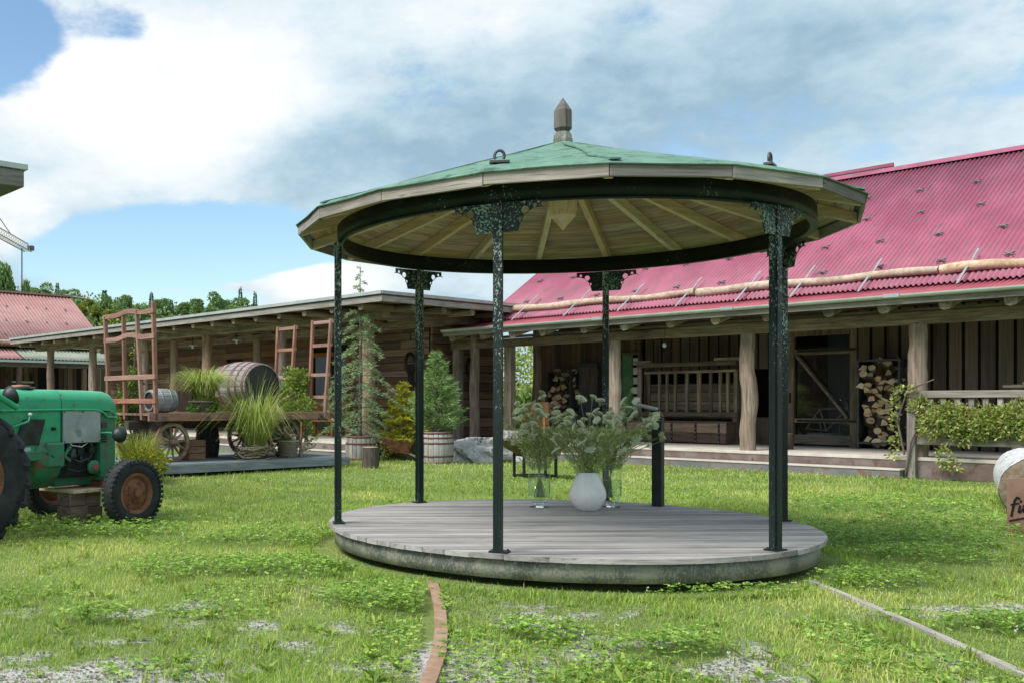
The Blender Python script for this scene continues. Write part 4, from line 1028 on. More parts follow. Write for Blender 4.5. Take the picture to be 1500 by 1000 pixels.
# ================================================================== BARRELS, PLANTERS
def barrel(name, label, loc, L, r_end, r_mid, nst, mat, hoops, hoopmat, axis='z', rz=0, group=None, head='stave_dark', open_top=False, cat='barrel'):
    b = thing(name, label, cat, loc, rz, group)
    if axis == 'z': X = Matrix()
    elif axis == 'x': X = Matrix(((0, 0, 1, 0), (1, 0, 0, 0), (0, 1, 0, 0), (0, 0, 0, 1)))
    else: X = Matrix(((1, 0, 0, 0), (0, 0, -1, 0), (0, 1, 0, 0), (0, 0, 0, 1)))
    ks = np.linspace(0, 1, 7); rp = [r_end + (r_mid - r_end) * math.sin(math.pi * k) ** .9 for k in ks]
    for j in range(nst):
        a0, a1 = 2 * math.pi * (j + .04) / nst, 2 * math.pi * (j + .96) / nst; v = []; f = []
        rr = random.uniform(-.004, .004)
        for k, r_ in zip(ks, rp):
            for a, r2 in ((a0, r_ - .022), (a0, r_ + rr), ((a0 + a1) / 2, r_ + .003 + rr), (a1, r_ + rr), (a1, r_ - .022)): v.append((r2 * math.cos(a), r2 * math.sin(a), k * L))
        n = 5
        for i_ in range(len(ks) - 1):
            for q in range(n): f.append((i_ * n + q, i_ * n + (q + 1) % n, (i_ + 1) * n + (q + 1) % n, (i_ + 1) * n + q))
        f += [tuple(reversed(range(n))), tuple(range(len(v) - n, len(v)))]
        MB().add(v, f, 0, False, X).build('stave', mat, b)
    core = [(rp[0] - .03, .035), (rp[3] - .03, L / 2), (rp[-1] - .03, L - .035)]
    MB().lathe(core, 24, X).build('lining', 'dark_void', b)
    for z_ in ((.035,) if open_top else (.035, L - .035)):
        r_ = r_end - .018
        MB().lathe([(0, z_ - .012), (r_, z_ - .012), (r_, z_ + .012), (0, z_ + .012)], 28, X, smooth=False).build('head', head, b)
    for hz, hw in hoops:
        r0 = np.interp(hz - hw / 2, ks, rp); r1 = np.interp(hz + hw / 2, ks, rp)
        MB().lathe([(r0 - .002, hz * L - hw * L / 2), (r0 + .010, hz * L - hw * L / 2), (r1 + .010, hz * L + hw * L / 2), (r1 - .002, hz * L + hw * L / 2)], 40, X, smooth=True).build('hoop', hoopmat, b)
    return b
barrel('tree_tub', 'grey half barrel tub planted with the tall conifer', (1.30, 22.0, -.02), .57, .345, .385, 22, 'stave_z', [(.10, .08), (.70, .07), (.96, .07)], 'hoop_rust', open_top=True, cat='planter')
barrel('pine_barrel', 'grey barrel planted with the bushy pine', (2.79, 20.75, -.02), .70, .315, .365, 20, 'stave_z', [(.06, .07), (.27, .05), (.66, .05), (.82, .05), (.96, .06)], 'hoop_maroon', open_top=True, cat='planter')
for nm, lb_, x_, y_, z_, r_ in (('planter_soil', 'dark soil filling the tub under the tall conifer', 1.30, 22.0, .49, .345), ('planter_soil', 'dark soil filling the barrel under the bushy pine', 2.79, 20.75, .62, .32)):
    tag(MB().lathe([(0, .02), (r_ * .6, .012), (r_ * .97, 0), (r_ * .97, -.06), (0, -.06)], 20).build(nm, 'soil', None, (x_, y_, z_)), lb_, 'soil')
stp_ = thing('tree_stump', 'upright sawn log stump on the grass beside the conifer tub', 'stump', (1.29, 19.2, -.02))
mb = MB(); mb.tube([(0, 0, 0), (.005, 0, .2), (0, .004, .44)], [.175, .165, .16], 18, False, 0, True, 8, .05); mb.build('bark', 'bark', stp_); MB().lathe([(.158, .438), (.12, .443), (0, .444)], 18).build('end_grain', 'split_face', stp_)
# wheelbarrow with rusty tray
wb = thing('wheelbarrow', 'old wheelbarrow with rusty tray and grey wooden handles', 'wheelbarrow', (2.02, 21.9, 0), R(-12))
v = [(-.42, -.32, .55), (.42, -.32, .42), (.42, .32, .42), (-.42, .32, .55), (-.22, -.2, .24), (.30, -.2, .16), (.30, .2, .16), (-.22, .2, .24)]
o = MB().add(v, [(0, 1, 5, 4), (1, 2, 6, 5), (2, 3, 7, 6), (3, 0, 4, 7), (4, 5, 6, 7)]).build('tray', 'rust', wb); o.modifiers.new('Solid', 'SOLIDIFY').thickness = .012; sb = o.modifiers.new('Sub', 'SUBSURF'); sb.levels = 2; sb.render_levels = 2; sb.subdivision_type = 'SIMPLE'
for y_ in (-.25, .25): MB().beam((-.62, y_ * 1.1, .66), (.55, y_ * .6, .06), .05, .045).build('handle', 'wood_grey_x', wb, bevel=.006)
wl = MB().lathe([(.14, -.03), (.17, -.03), (.18, 0), (.17, .03), (.14, .03), (.14, -.03)], 24, Matrix.Translation((.62, 0, .16)) @ Matrix.Rotation(R(90), 4, 'X')).build('wheel', 'iron', wb)
MB().beam((.62, -.14, .16), (.62, .14, .16), .03, .03).build('axle', 'iron', wb)
for y_ in (-.2, .2): MB().beam((-.2, y_, .3), (-.28, y_, 0), .04, .04).build('leg', 'wood_grey_z', wb)
tag(MB().beam((-.45, .0, .0), (.45, .0, .0), .07, .05).build('driftwood', 'twig', None, (1.0, 22.9, .70)), 'bleached driftwood piece on the terrace near the conifer', 'driftwood').rotation_euler = (0, .5, -.3)

# ================================================================== BIRCH LOG AND SIGN
blg = thing('birch_log', 'thick white birch log lying on the grass at the right edge', 'log', (8.05, 10.75, .33), math.atan2(1.77, -2.6) * 0 + R(-34.2))
rgb = random.Random(4); pts = [(0, 3.1 * k / 12, .012 * math.sin(k)) for k in range(13)]
mb = MB(); mb.tube(pts, [.36 * (1 + rgb.uniform(-.02, .02)) for _ in pts], 32, False, 0, True, 3, .012); mb.build('bark', 'birch_bark', blg)
for y_ in (0.0, 3.1):
    X = Matrix.Translation((0, y_, 0)) @ Matrix.Rotation(R(90), 4, 'X')
    MB().lathe([(.352, 0), (.345, .012 if y_ == 0 else -.012), (.2, .012 if y_ == 0 else -.012), (0, .010 if y_ == 0 else -.010)], 32, X).build('end_grain', 'old_cut', blg)
sg = thing('rust_sign', 'small rusty steel sign with black handwriting in front of the birch log', 'sign', (6.93, 9.66, 0), R(-8))
MB().box(0, .62, -.006, .006, -.02, .545).build('plate', 'rust_plate', sg, bevel=.002)
for x_ in (.04, .58): MB().box(x_ - .015, x_ + .015, .008, .03, -.05, .5).build('stake', 'iron', sg)
def stroke(pts, r_=.011):
    mb = MB(); 
    for k in range(len(pts) - 1): mb.beam((pts[k][0], -.0085, pts[k][1]), (pts[k + 1][0], -.0085, pts[k + 1][1]), r_ * 2, .004, up=(0, 1, 0))
    for x, z in pts: mb.cyl((x, -.0105, z), (x, -.0066, z), r_, n=10)
    return mb
ltr = MB()
def addst(pts, r_=.010):
    q = stroke(pts, r_); ltr.add(q.v, q.f)
addst([(.035, .175), (.050, .26), (.066, .33), (.085, .355), (.105, .345)], .011); addst([(.035, .285), (.098, .298)], .009)      # f
addst([(.100, .215), (.112, .270)], .011); addst([(.118, .315), (.120, .320)], .010); addst([(.100, .215), (.115, .208), (.135, .24)], .008)   # i
addst([(.148, .275), (.140, .225), (.155, .212), (.178, .24), (.188, .275)], .010); addst([(.188, .275), (.180, .225), (.20, .212), (.215, .24)], .010)  # u
addst([(.02, .125), (.20, .165), (.42, .20), (.56, .205)], .009)
ltr.build('lettering', 'black_ink', sg)
# curved rusty edging bars in the grass
def edging(pts, label, mat, w_=.035):
    mb = MB(); n = len(pts); v = []
    for k, (x, y) in enumerate(pts):
        x0_, y0_ = pts[max(k - 1, 0)]; x1_, y1_ = pts[min(k + 1, n - 1)]; L = math.hypot(x1_ - x0_, y1_ - y0_); nx_, ny_ = (y1_ - y0_) / L * w_, -(x1_ - x0_) / L * w_
        for sx_, z_ in ((-1, -.05), (-1, .034 - .5 * abs(.036 - w_)), (1, .034 - .5 * abs(.036 - w_)), (1, -.05)): v.append((x + nx_ * sx_, y + ny_ * sx_, z_))
    f = [(k * 4 + q, k * 4 + (q + 1) % 4, k * 4 + 4 + (q + 1) % 4, k * 4 + 4 + q) for k in range(n - 1) for q in range(4)] + [(3, 2, 1, 0), tuple(range(4 * n - 4, 4 * n))]
    tag(mb.add(v, f).build('edging_bar', mat), label, 'edging', 'steel edging bars in the grass')
edging([(.50, 4.2), (.575, 4.49), (.68, 4.95), (.755, 5.42), (.82, 5.94), (.865, 6.4), (.895, 6.9)], 'rusty curved edging bar in the grass left of centre', 'edge_rust', .036)
edging([(3.34, 4.4), (3.40, 4.91), (3.48, 5.58), (3.54, 6.2), (3.60, 6.95)], 'grey curved edging bar in the grass at the right', 'wood_grey_y', .024)
# ================================================================== TRACTOR (frame: x forward, y to its left, origin under the front axle)
TR = math.atan2(.766, .643)
tr = thing('tractor', 'old green tractor with rusty wheels parked on the grass at the left', 'tractor', (-2.365, 10.8, 0), TR)
def hood_section(w_, zt, zb, n=9):
    pts = [(-w_, zb), (-w_, zt - .14)]
    for a in np.linspace(math.pi, math.pi / 2, n)[1:]: pts.append((-w_ * .45 + w_ * .55 * math.cos(a), zt - .14 + .14 * math.sin(a)))
    return pts + [(-x, z) for x, z in reversed(pts)]
def loft(secs, caps=True):
    mb = MB(); n = len(secs[0][1]); v = [(x, y, z) for x, pr in secs for y, z in pr]
    f = [(i_ * n + k, i_ * n + (k + 1) % n, (i_ + 1) * n + (k + 1) % n, (i_ + 1) * n + k) for i_ in range(len(secs) - 1) for k in range(n)]
    if caps: f += [tuple(reversed(range(n))), tuple(range(len(v) - n, len(v)))]
    return mb.add(v, f, 0, True)
def autosm(o, ang=35):
    try:
        md = o.modifiers.new('EdgeSplit', 'EDGE_SPLIT'); md.split_angle = R(ang)
    except Exception: pass
    return o
hood = loft([(-.585, hood_section(.285, 1.425, 1.215)), (-.2, hood_section(.285, 1.42, 1.21)), (.03, hood_section(.283, 1.412, 1.20)), (.10, hood_section(.278, 1.39, 1.17)), (.145, hood_section(.265, 1.33, 1.12))])
hd = autosm(hood.build('hood', 'tractor_green', tr))
hood2 = loft([(-1.65, hood_section(.30, 1.40, 1.19)), (-1.1, hood_section(.292, 1.425, 1.205)), (-.595, hood_section(.285, 1.425, 1.215))]); autosm(hood2.build('tank_cover', 'tractor_green', tr))
mb = MB()
for y_ in (-.292, .292):
    mb.tube([(-1.5, y_ * 1.02, 1.205), (-.6, y_, 1.215), (-.16, y_, 1.212), (-.06, y_, 1.185), (0, y_, 1.135), (.148, y_ * .96, 1.125)], .014, 6)
mb.build('trim_bead', 'tractor_green', tr)
fc = MB().lathe([(0, .0), (.085, .0), (.095, .012), (.09, .03), (0, .036)], 20).build('filler_cap', 'rust_plate', tr, (-.93, -.06, 1.437)); MB().lathe([(0, -.012), (.13, -.012), (.13, .004), (0, .004)], 20).build('collar', 'rubber', fc)
MB().box(-.575, -.09, -.295, -.275, .865, 1.205).build('side_panel', 'tractor_grey', tr, bevel=.006)
MB().box(-.575, -.09, .275, .295, .865, 1.205).build('side_panel', 'tractor_grey', tr, bevel=.006)
grl = autosm(loft([(-.085, [(-.28, .50), (-.28, 1.19), (.28, 1.19), (.28, .50)]), (.06, [(-.278, .48), (-.278, 1.19), (.278, 1.19), (.278, .48)]), (.13, [(-.262, .50), (-.262, 1.16), (.262, 1.16), (.262, .50)])]).build('radiator_cowl', 'tractor_green_worn', tr))
for k in range(12): MB().box(.131, .139, -.20, .20, .62 + k * .042, .645 + k * .042).build('grille_bar', 'engine_black', grl)
MB().box(-.075, -.0, -.292, -.2785, 1.02, 1.08).build('louvre', 'steel_dark', grl)
# rear cowl with dark window, gearbox, engine
cw = autosm(loft([(-1.62, [(-.30, .70), (-.30, 1.20), (.30, 1.20), (.30, .70)]), (-.60, [(-.282, .82), (-.282, 1.21), (.282, 1.21), (.282, .82)])]).build('side_cowl', 'tractor_green', tr))
MB().add([(-1.18, -.300, .86), (-.88, -.295, .86), (-.80, -.293, 1.12), (-1.06, -.298, 1.12), (-1.18, -.312, .86), (-.88, -.308, .86), (-.80, -.306, 1.12), (-1.06, -.31, 1.12)], [(4, 5, 6, 7), (0, 1, 5, 4), (1, 2, 6, 5), (2, 3, 7, 6), (3, 0, 4, 7)]).build('cowl_window', 'engine_black', cw)
for x_ in (-.56, -.33, -.105):
    for z_ in (.882, 1.19): MB().cyl((x_, -.294, z_), (x_, -.301, z_), .009, n=6).build('panel_bolt', 'steel_dark', tr)
for k in range(5): MB().box(-.075, -.005, -.2925, -.2795, .86 + k * .028, .876 + k * .028).build('louvre', 'engine_black', grl)
MB().box(-.592, -.583, -.298, -.280, .83, 1.205).build('seam_strip', 'tractor_green_worn', tr)
MB().tube([(-.86, -.31, .80), (-.74, -.335, .74), (-.62, -.31, .66), (-.50, -.27, .62), (-.40, -.24, .70)], .011, 6).build('fuel_hose', 'rubber', tr)
MB().tube([(-.50, -.26, .90), (-.46, -.285, .84), (-.34, -.285, .82), (-.25, -.27, .86), (-.2, -.23, .90)], .009, 6).build('fuel_line', 'chrome', tr)
MB().lathe([(0, 0), (.04, 0), (.045, .03), (.045, .10), (.03, .12), (0, .12)], 16, Matrix.Translation((-.42, -.235, .70))).build('oil_filter', 'steel_dark', tr)
MB().beam((-.64, -.30, .66), (-.46, -.27, .84), .02, .03).build('brace_bar', 'tractor_green_worn', tr); MB().beam((-.66, -.31, .80), (-.48, -.285, .68), .02, .03).build('brace_bar', 'tractor_green_worn', tr)
MB().cyl((-.70, -.285, 1.02), (-.70, -.325, 1.02), .018, n=10).build('knob', 'rubber', cw)
MB().box(-1.9, -.62, -.17, .17, .50, .83).build('gearbox', 'tractor_green_worn', tr, bevel=.03)
MB().lathe([(0, -.21), (.30, -.21), (.33, -.16), (.33, .10), (0, .12)], 24, Matrix.Translation((-.72, 0, .72)) @ Matrix.Rotation(R(90), 4, 'Y')).build('bell_housing', 'tractor_green_worn', tr)
eng = MB().box(-.60, -.09, -.19, .19, .50, .90).build('engine_block', 'engine_black', tr, bevel=.02)
mb = MB()
for k in range(3): mb.cyl((-.48 + k * .15, -.19, .80), (-.48 + k * .15, -.27, .78), .045, n=10); mb.cyl((-.48 + k * .15, -.24, .78), (-.48 + k * .15, -.24, .90), .022, n=8)
mb.tube([(-.5, -.24, .72), (-.35, -.27, .66), (-.2, -.25, .70), (-.14, -.23, .8)], .016, 6); mb.tube([(-.5, -.22, .60), (-.38, -.27, .56), (-.25, -.24, .58)], .012, 6)
mb.build('pipes', 'engine_black', eng)
for k in range(4): MB().cyl((-.5 + k * .1, -.19, .70 - .03 * (k % 2)), (-.5 + k * .1, -.235, .70 - .03 * (k % 2)), .02, n=8).build('bolt_cap', 'steel_dark', eng)
pl = MB().lathe([(0, 0), (.055, 0), (.075, .015), (.075, .05), (.05, .06), (0, .06)], 20, Matrix.Translation((-.17, -.24, .60)) @ Matrix.Rotation(R(90), 4, 'X')).build('pulley', 'tractor_green_worn', tr); MB().cyl((-.17, -.30, .60), (-.17, -.315, .60), .03, n=12).build('hub', 'red_petal', pl)
MB().box(-1.30, -.78, -.33, -.20, .70, .80).build('step_plate', 'tractor_green_worn', tr, bevel=.01)
MB().box(-.80, -.58, -.34, -.22, .62, .88).build('starter_cover', 'tractor_green_worn', tr, bevel=.02)
MB().box(-1.16, -.98, -.312, -.302, .80, .84).build('data_plate', 'tractor_grey', tr)
# frame rail, axle, plank and blocks
MB().box(-.55, .12, -.10, .10, .40, .50).build('front_support', 'tractor_green_worn', tr, bevel=.01)
MB().box(-.055, .055, -.60, .60, .36, .44).build('front_axle', 'rust', tr, bevel=.01)
bkp = thing('support_blocks', 'wooden blocks and plank propping up the front of the tractor', 'blocks', (-2.53, 10.60, 0), TR)
MB().box(-.20, .30, -.32, .30, .335, .372).build('plank', 'wood_rafter_y', bkp, bevel=.004)
for x_, y_, z_, a_, b_, c_ in ((-.10, -.16, 0, .11, .13, .19), (.13, -.10, 0, .11, .14, .17), (-.09, -.12, .192, .10, .12, .142), (.13, -.08, .172, .11, .13, .162)): MB().box(x_ - a_, x_ + a_, y_ - b_, y_ + b_, z_, z_ + c_).build('block', 'wood_wall_x', bkp, bevel=.01)
def wheel(name, r_, wd, loc, rim_r, lugs, rear):
    h = wd / 2; X = Matrix.Translation(loc) @ Matrix.Rotation(R(90), 4, 'X')
    prof = [(rim_r, -h * .72), (rim_r + .03, -h * .9), ((rim_r + r_) / 2, -h), (r_ - .05, -h * .92), (r_ - .012, -h * .72), (r_, -h * .35), (r_ + .002, 0), (r_, h * .35), (r_ - .012, h * .72), (r_ - .05, h * .92), ((rim_r + r_) / 2, h), (rim_r + .03, h * .9), (rim_r, h * .72)]
    ty = MB().lathe(prof, 44, X).build('tyre', 'rubber', tr)
    lg = MB()
    for k in range(lugs):
        a = 2 * math.pi * k / lugs; Y = X @ Matrix.Rotation(a, 4, 'Z')
        if rear:
            for sgn in (-1, 1):
                p = [(r_ - .045, .05 * 0, sgn * h * .97), (r_ + .018, .02, sgn * h * .70), (r_ + .022, .13, sgn * .01)]
                b2 = a + (math.pi / lugs if sgn > 0 else 0); Y2 = X @ Matrix.Rotation(b2, 4, 'Z')
                q = MB()
                for u_, w_ in zip(p, p[1:]): q.beam(u_, w_, .045, .05, up=(1, 0, 0))
                lg.add(q.v, q.f, 0, False, Y2)
        else:
            for sgn in (-1, 1): lg.box(r_ - .035, r_ + .006, -.016, .016, sgn * h * .62 if sgn > 0 else -h * 1.0, h * 1.0 if sgn > 0 else -h * .62, 0, Y)
    if not rear:
        for z_ in (-h * .42, -h * .14, h * .14, h * .42): lg.lathe([(r_ - .01, z_ - .012), (r_ + .007, z_ - .010), (r_ + .007, z_ + .010), (r_ - .01, z_ + .012)], 44, X)
    lg.build('tread_lugs', 'rubber', ty)
    s_ = 1
    rm = MB().lathe([(rim_r + .012, -h * .78), (rim_r - .005, -h * .80), (rim_r - .03, -h * .55), (rim_r - .04, 0), (rim_r - .03, h * .55), (rim_r - .005, h * .80), (rim_r + .012, h * .78)], 36, X).build('rim', 'rust', tr)
    dsc = MB().lathe([(rim_r - .035, .02), (rim_r * .80, h * .25), (rim_r * .72, h * .50), (rim_r * .42, h * .55), (rim_r * .34, h * .72), (0, h * .74)], 36, X); dsc.lathe([(0, h * .74), (rim_r * .24, h * .76), (rim_r * .22, h * 1.05), (rim_r * .12, h * 1.25), (0, h * 1.26)], 16, X)
    dsc.build('disc', 'rust', rm)
    for k in range(5):
        a = k * 1.2566; MB().cyl((rim_r * .55 * math.cos(a), rim_r * .55 * math.sin(a), h * .50), (rim_r * .55 * math.cos(a), rim_r * .55 * math.sin(a), h * .66), .012, n=6).build('wheel_nut', 'steel_dark', rm).matrix_local = X
    return ty
wheel('front', .348, .165, (0, -.72, .335), .205, 40, False)
wheel('front', .348, .165, (0, .72, .335), .205, 40, False)
wheel('rear', .60, .29, (-1.95, -.70, .59), .33, 20, True)
wheel('rear', .60, .29, (-1.95, .70, .59), .33, 20, True)
MB().cyl((-1.95, -.58, .59), (-1.95, .58, .59), .09, n=14).build('rear_axle', 'tractor_green_worn', tr)
for y_ in (-.70, .70):
    fd = MB(); n_ = 12
    pr = [(.66, -.17), (.66, .17)]
    v = [(-1.95 + .68 * math.cos(a), y_ + s2, .60 + .68 * math.sin(a)) for a in np.linspace(R(62), R(185), n_) for s2 in (-.18, .18)]
    fd.add(v, [(2 * k, 2 * k + 1, 2 * k + 3, 2 * k + 2) for k in range(n_ - 1)], 0, True); o = fd.build('fender', 'tractor_green', tr); o.modifiers.new('Solid', 'SOLIDIFY').thickness = .01
stw = MB().tube([(.19 * math.cos(a), .19 * math.sin(a), 0) for a in np.linspace(0, 2 * math.pi, 26)], .014, 8, False)
for k in range(3): stw.cyl((0, 0, -.02), (.19 * math.cos(k * 2.094), .19 * math.sin(k * 2.094), 0), .009, n=6)
o = stw.build('steering_wheel', 'rubber', tr, (-1.62, 0, 1.52)); o.rotation_euler = (0, R(-35), 0)
MB().cyl((-1.62, 0, 1.52), (-1.36, 0, 1.2), .02, n=8).build('steering_column', 'steel_dark', tr)
MB().box(-2.25, -1.9, -.2, .2, 1.0, 1.06).build('seat', 'rubber', tr, bevel=.02); MB().box(-2.12, -2.04, -.04, .04, .8, .999).build('seat_post', 'steel_dark', tr)
# headlights
def headlight(x, y, z, nm, s_, dirv):
    X = Matrix.Translation((x, y, z)) @ dirv.to_track_quat('Z', 'Y').to_matrix().to_4x4()
    h_ = MB().lathe([(0, -.085 * s_), (.045 * s_, -.075 * s_), (.075 * s_, -.04 * s_), (.088 * s_, .0), (.090 * s_, .02 * s_), (.082 * s_, .028 * s_)], 22, X).build('headlight', 'engine_black', tr)
    MB().lathe([(.082 * s_, .024 * s_), (.05 * s_, .036 * s_), (0, .040 * s_)], 22, X).build('lens', 'lamp_glass', h_)
headlight(-.0, -.50, .95, 'a', 1.0, Vector((.9, .1, -.1))); headlight(-.0, .50, .95, 'a', 1.0, Vector((.9, -.1, -.1)))
for y_ in (-1, 1): MB().tube([(-.10, y_ * .28, .965), (-.03, y_ * .36, .965), (-.03, y_ * .45, .955)], .014, 8).build('lamp_arm', 'tractor_green', tr)
headlight(-1.30, -.46, 1.36, 'b', 1.05, Vector((.8, -.1, .35)))
MB().tube([(-1.62, -.50, 1.43), (-1.28, -.52, 1.24)], .032, 10).build('guard_tube', 'tractor_green', tr)
MB().tube([(-1.42, -.32, .98), (-1.02, -.33, 1.10), (-1.0, -.33, 1.16)], .012, 6).build('lever', 'tractor_green', tr); MB().lathe([(0, -.02), (.02, -.01), (.02, .01), (0, .02)], 10).build('lever_knob', 'white_paint', tr, (-1.0, -.33, 1.17))

# ================================================================== PLATFORM AND HAY CART (frame: x along the cart, y away)
PR = math.atan2(.631, .776)
PO = Vector((-2.59, 16.7, 0))
def PW(x, y, z=0): return PO + VV * x - U * y + Vector((0, 0, z))
pf = thing('platform', 'low blue grey plank platform carrying the old hay cart', 'platform', PO, PR)
for k in range(19): MB().box(-1.2, 4.45, k * .145, k * .145 + .138, .185, .222).build('plank', 'wood_platform_x', pf, bevel=.003)
MB().box(-1.2, 4.45, -.03, -.003, .06, .205).build('edge_board', 'wood_platform_x', pf, bevel=.003); MB().box(4.453, 4.48, -.03, 2.75, .06, .205).build('edge_board', 'wood_platform_x', pf, bevel=.003)
for x_ in (-1, .6, 2.2, 4.2): MB().box(x_ - .05, x_ + .05, .02, 2.7, -.02, .184).build('joist', 'wood_dark_y', pf)
ct = thing('hay_cart', 'old wooden hay cart with spoked wheels and reddish ladder racks', 'cart', PW(0, 0, .222), PR)
ZB = 1.10 - .222
for k in range(9): MB().box(.30, 4.28, .50 + k * .187, .50 + k * .187 + .178, ZB - .045, ZB + random.uniform(-.004, .004)).build('bed_plank', 'wood_wall_x', ct, bevel=.004)
MB().box(.18, 4.36, .44, .495, ZB - .14, ZB + .01).build('side_rail', 'wood_red_x', ct, bevel=.006); MB().box(.18, 4.36, 2.19, 2.245, ZB - .14, ZB + .01).build('side_rail', 'wood_red_x', ct, bevel=.006)
for x_ in (.5, 1.4, 2.4, 3.3, 4.1): MB().box(x_ - .05, x_ + .05, .40, 2.28, ZB - .14, ZB - .046).build('cross_beam', 'wood_dark_y', ct, bevel=.006)
MB().box(.2, 4.2, 1.22, 1.38, ZB - .29, ZB - .141).build('reach', 'wood_dark_x', ct, bevel=.008)
for x_ in (.74, 3.3): MB().box(x_ - .09, x_ + .09, .72, 1.85, .28, .44).build('axle', 'wood_dark_y', ct, bevel=.01); MB().box(x_ - .12, x_ + .12, .75, 1.82, .441, ZB - .141).build('bolster', 'wood_dark_y', ct, bevel=.01)
def wagon_wheel(x_, y_, r_, sgn):
    X = Matrix.Translation((x_, y_, r_)) @ Matrix.Rotation(R(90) * sgn, 4, 'X')
    rm = MB().lathe([(r_ - .065, -.03), (r_ - .004, -.03), (r_ - .004, .03), (r_ - .065, .03), (r_ - .065, -.03)], 40, X, smooth=False).build('wheel_rim', 'wood_beam_x', ct)
    MB().lathe([(r_ - .004, -.031), (r_ + .004, -.031), (r_ + .004, .031), (r_ - .004, .031)], 40, X).build('tyre_band', 'rust', rm)
    hb = MB().lathe([(0, -.10), (.07, -.10), (.085, -.02), (.085, .05), (.065, .13), (.045, .15), (.04, .19), (0, .19)], 20, X).build('wheel_hub', 'wood_wall_x', ct); MB().lathe([(.068, .10), (.074, .10), (.068, .13), (.062, .13)], 20, X).build('hub_ring', 'rust', hb)
    for k in range(12):
        q = MB().tube([(.07, 0, 0), (.14, 0, 0), (r_ - .06, 0, 0)], [.026, .024, .018], 8)
        o = q.build('spoke', 'wood_beam_x', ct); o.matrix_local = X @ Matrix.Rotation(k * math.pi / 6 + .1, 4, 'Z')
wagon_wheel(.74, .60, .355, 1); wagon_wheel(3.30, .60, .385, 1); wagon_wheel(.74, 1.97, .355, -1); wagon_wheel(3.30, 1.97, .385, -1)
# front rack
fr = MB().box(0, .001, 0, .001, 0, .001)
for k, y_ in enumerate((.47, .95, 1.58, 2.18)):
    MB().beam((.34, y_, ZB - (.15 if k in (0, 3) else .12)), (.28 - .03 * (k % 2), y_ + (.0, .05, -.04, .03)[k], 2.97 - .222 + (.08 if k == 0 else -.02 * k)), .075, .06, up=(0, 1, 0)).build('rack_upright', 'wood_red_z', ct, bevel=.008)
for z_, arch in ((2.90, .05), (2.46, .06), (1.75, 0), (1.32, 0)):
    pts = [(.255 + (1 - z_ / 3) * .08, y, z_ - .222 + arch * math.sin(max(0, min(1, (y - .9) / .8)) * math.pi)) for y in np.linspace(.40, 2.26, 13)]
    mb = MB()
    for a, b in zip(pts, pts[1:]): mb.beam(a, (b[0], b[1] + .004, b[2]), .05, .085)
    mb.build('rack_bar', 'wood_red_y', ct)
# rear ladder racks lean outwards
for ya, yb, zt in ((.46, .98, 2.98), (1.62, 2.16, 2.92)):
    for y_ in (ya, yb): MB().beam((4.22, y_ * .98, ZB - .12), (4.40, y_ + (.0 if y_ == ya else .06), zt - .222), .07, .06, up=(0, 1, 0)).build('rack_upright', 'wood_red_z', ct, bevel=.008)
    for f_ in (.97, .72, .40, .16):
        z_ = ZB + (zt - .222 - ZB) * f_; x_ = 4.24 + .18 * f_; MB().box(x_ - .03, x_ + .03, ya - .05, yb + .08, z_ - .035, z_ + .035).build('rung', 'wood_red_y', ct, bevel=.006)
# things on the cart
barrel('wine_barrel', 'large grey wine barrel lying on the cart with its dark head facing out', PW(2.85, .72, 1.10 + .50), 1.25, .44, .505, 26, 'stave_y', [(.05, .05), (.20, .035), (.36, .06), (.64, .06), (.80, .035), (.95, .05)], 'hoop_maroon', axis='y', rz=PR).scale = (1, -1, 1)
bpy.context.view_layer.update()
mb = MB(); mb.box(-.5, .5, -.06, .06, 0, .10); ck = tag(mb.build('barrel_chock', 'wood_dark_x', None, PW(2.85, 1.0, 1.105)), 'dark beam wedged under the large wine barrel', 'beam'); ck.rotation_euler = (0, 0, PR)
o = bpy.data.objects['wine_barrel']; o.scale = (1, 1, 1); o.location = PW(2.85, 1.95, 1.10 + .50)
barrel('small_keg', 'small blue grey keg lying on the cart beside the front rack', PW(.62, 1.22, 1.10 + .225), .54, .185, .225, 16, 'stave_x', [(.06, .06), (.34, .05), (.70, .05), (.95, .06)], 'hoop_grey', axis='x', rz=PR)
barrel('dark_tub', 'dark wooden tub standing under the cart on the platform', PW(2.13, 1.55, .222), .58, .20, .235, 18, 'stave_dark', [(.12, .05), (.5, .05), (.9, .05)], 'iron', open_top=True)
bx = thing('brown_crate', 'small brown wooden crate behind the front cart wheel', 'crate', PW(1.42, .98, .222), PR)
for k in range(3): MB().box(-.17, .17, -.17, -.145, .01 + k * .125, .125 + k * .125).build('board', 'wood_brown_x', bx, bevel=.004); MB().box(-.17, .17, .145, .17, .01 + k * .125, .125 + k * .125).build('board', 'wood_brown_x', bx, bevel=.004)
for x_ in (-.185, .171): MB().box(x_, x_ + .014, -.17, .17, .01, .375).build('end_panel', 'wood_brown_y', bx)
MB().box(-.17, .17, -.144, .144, .01, .03).build('bottom', 'wood_brown_x', bx)
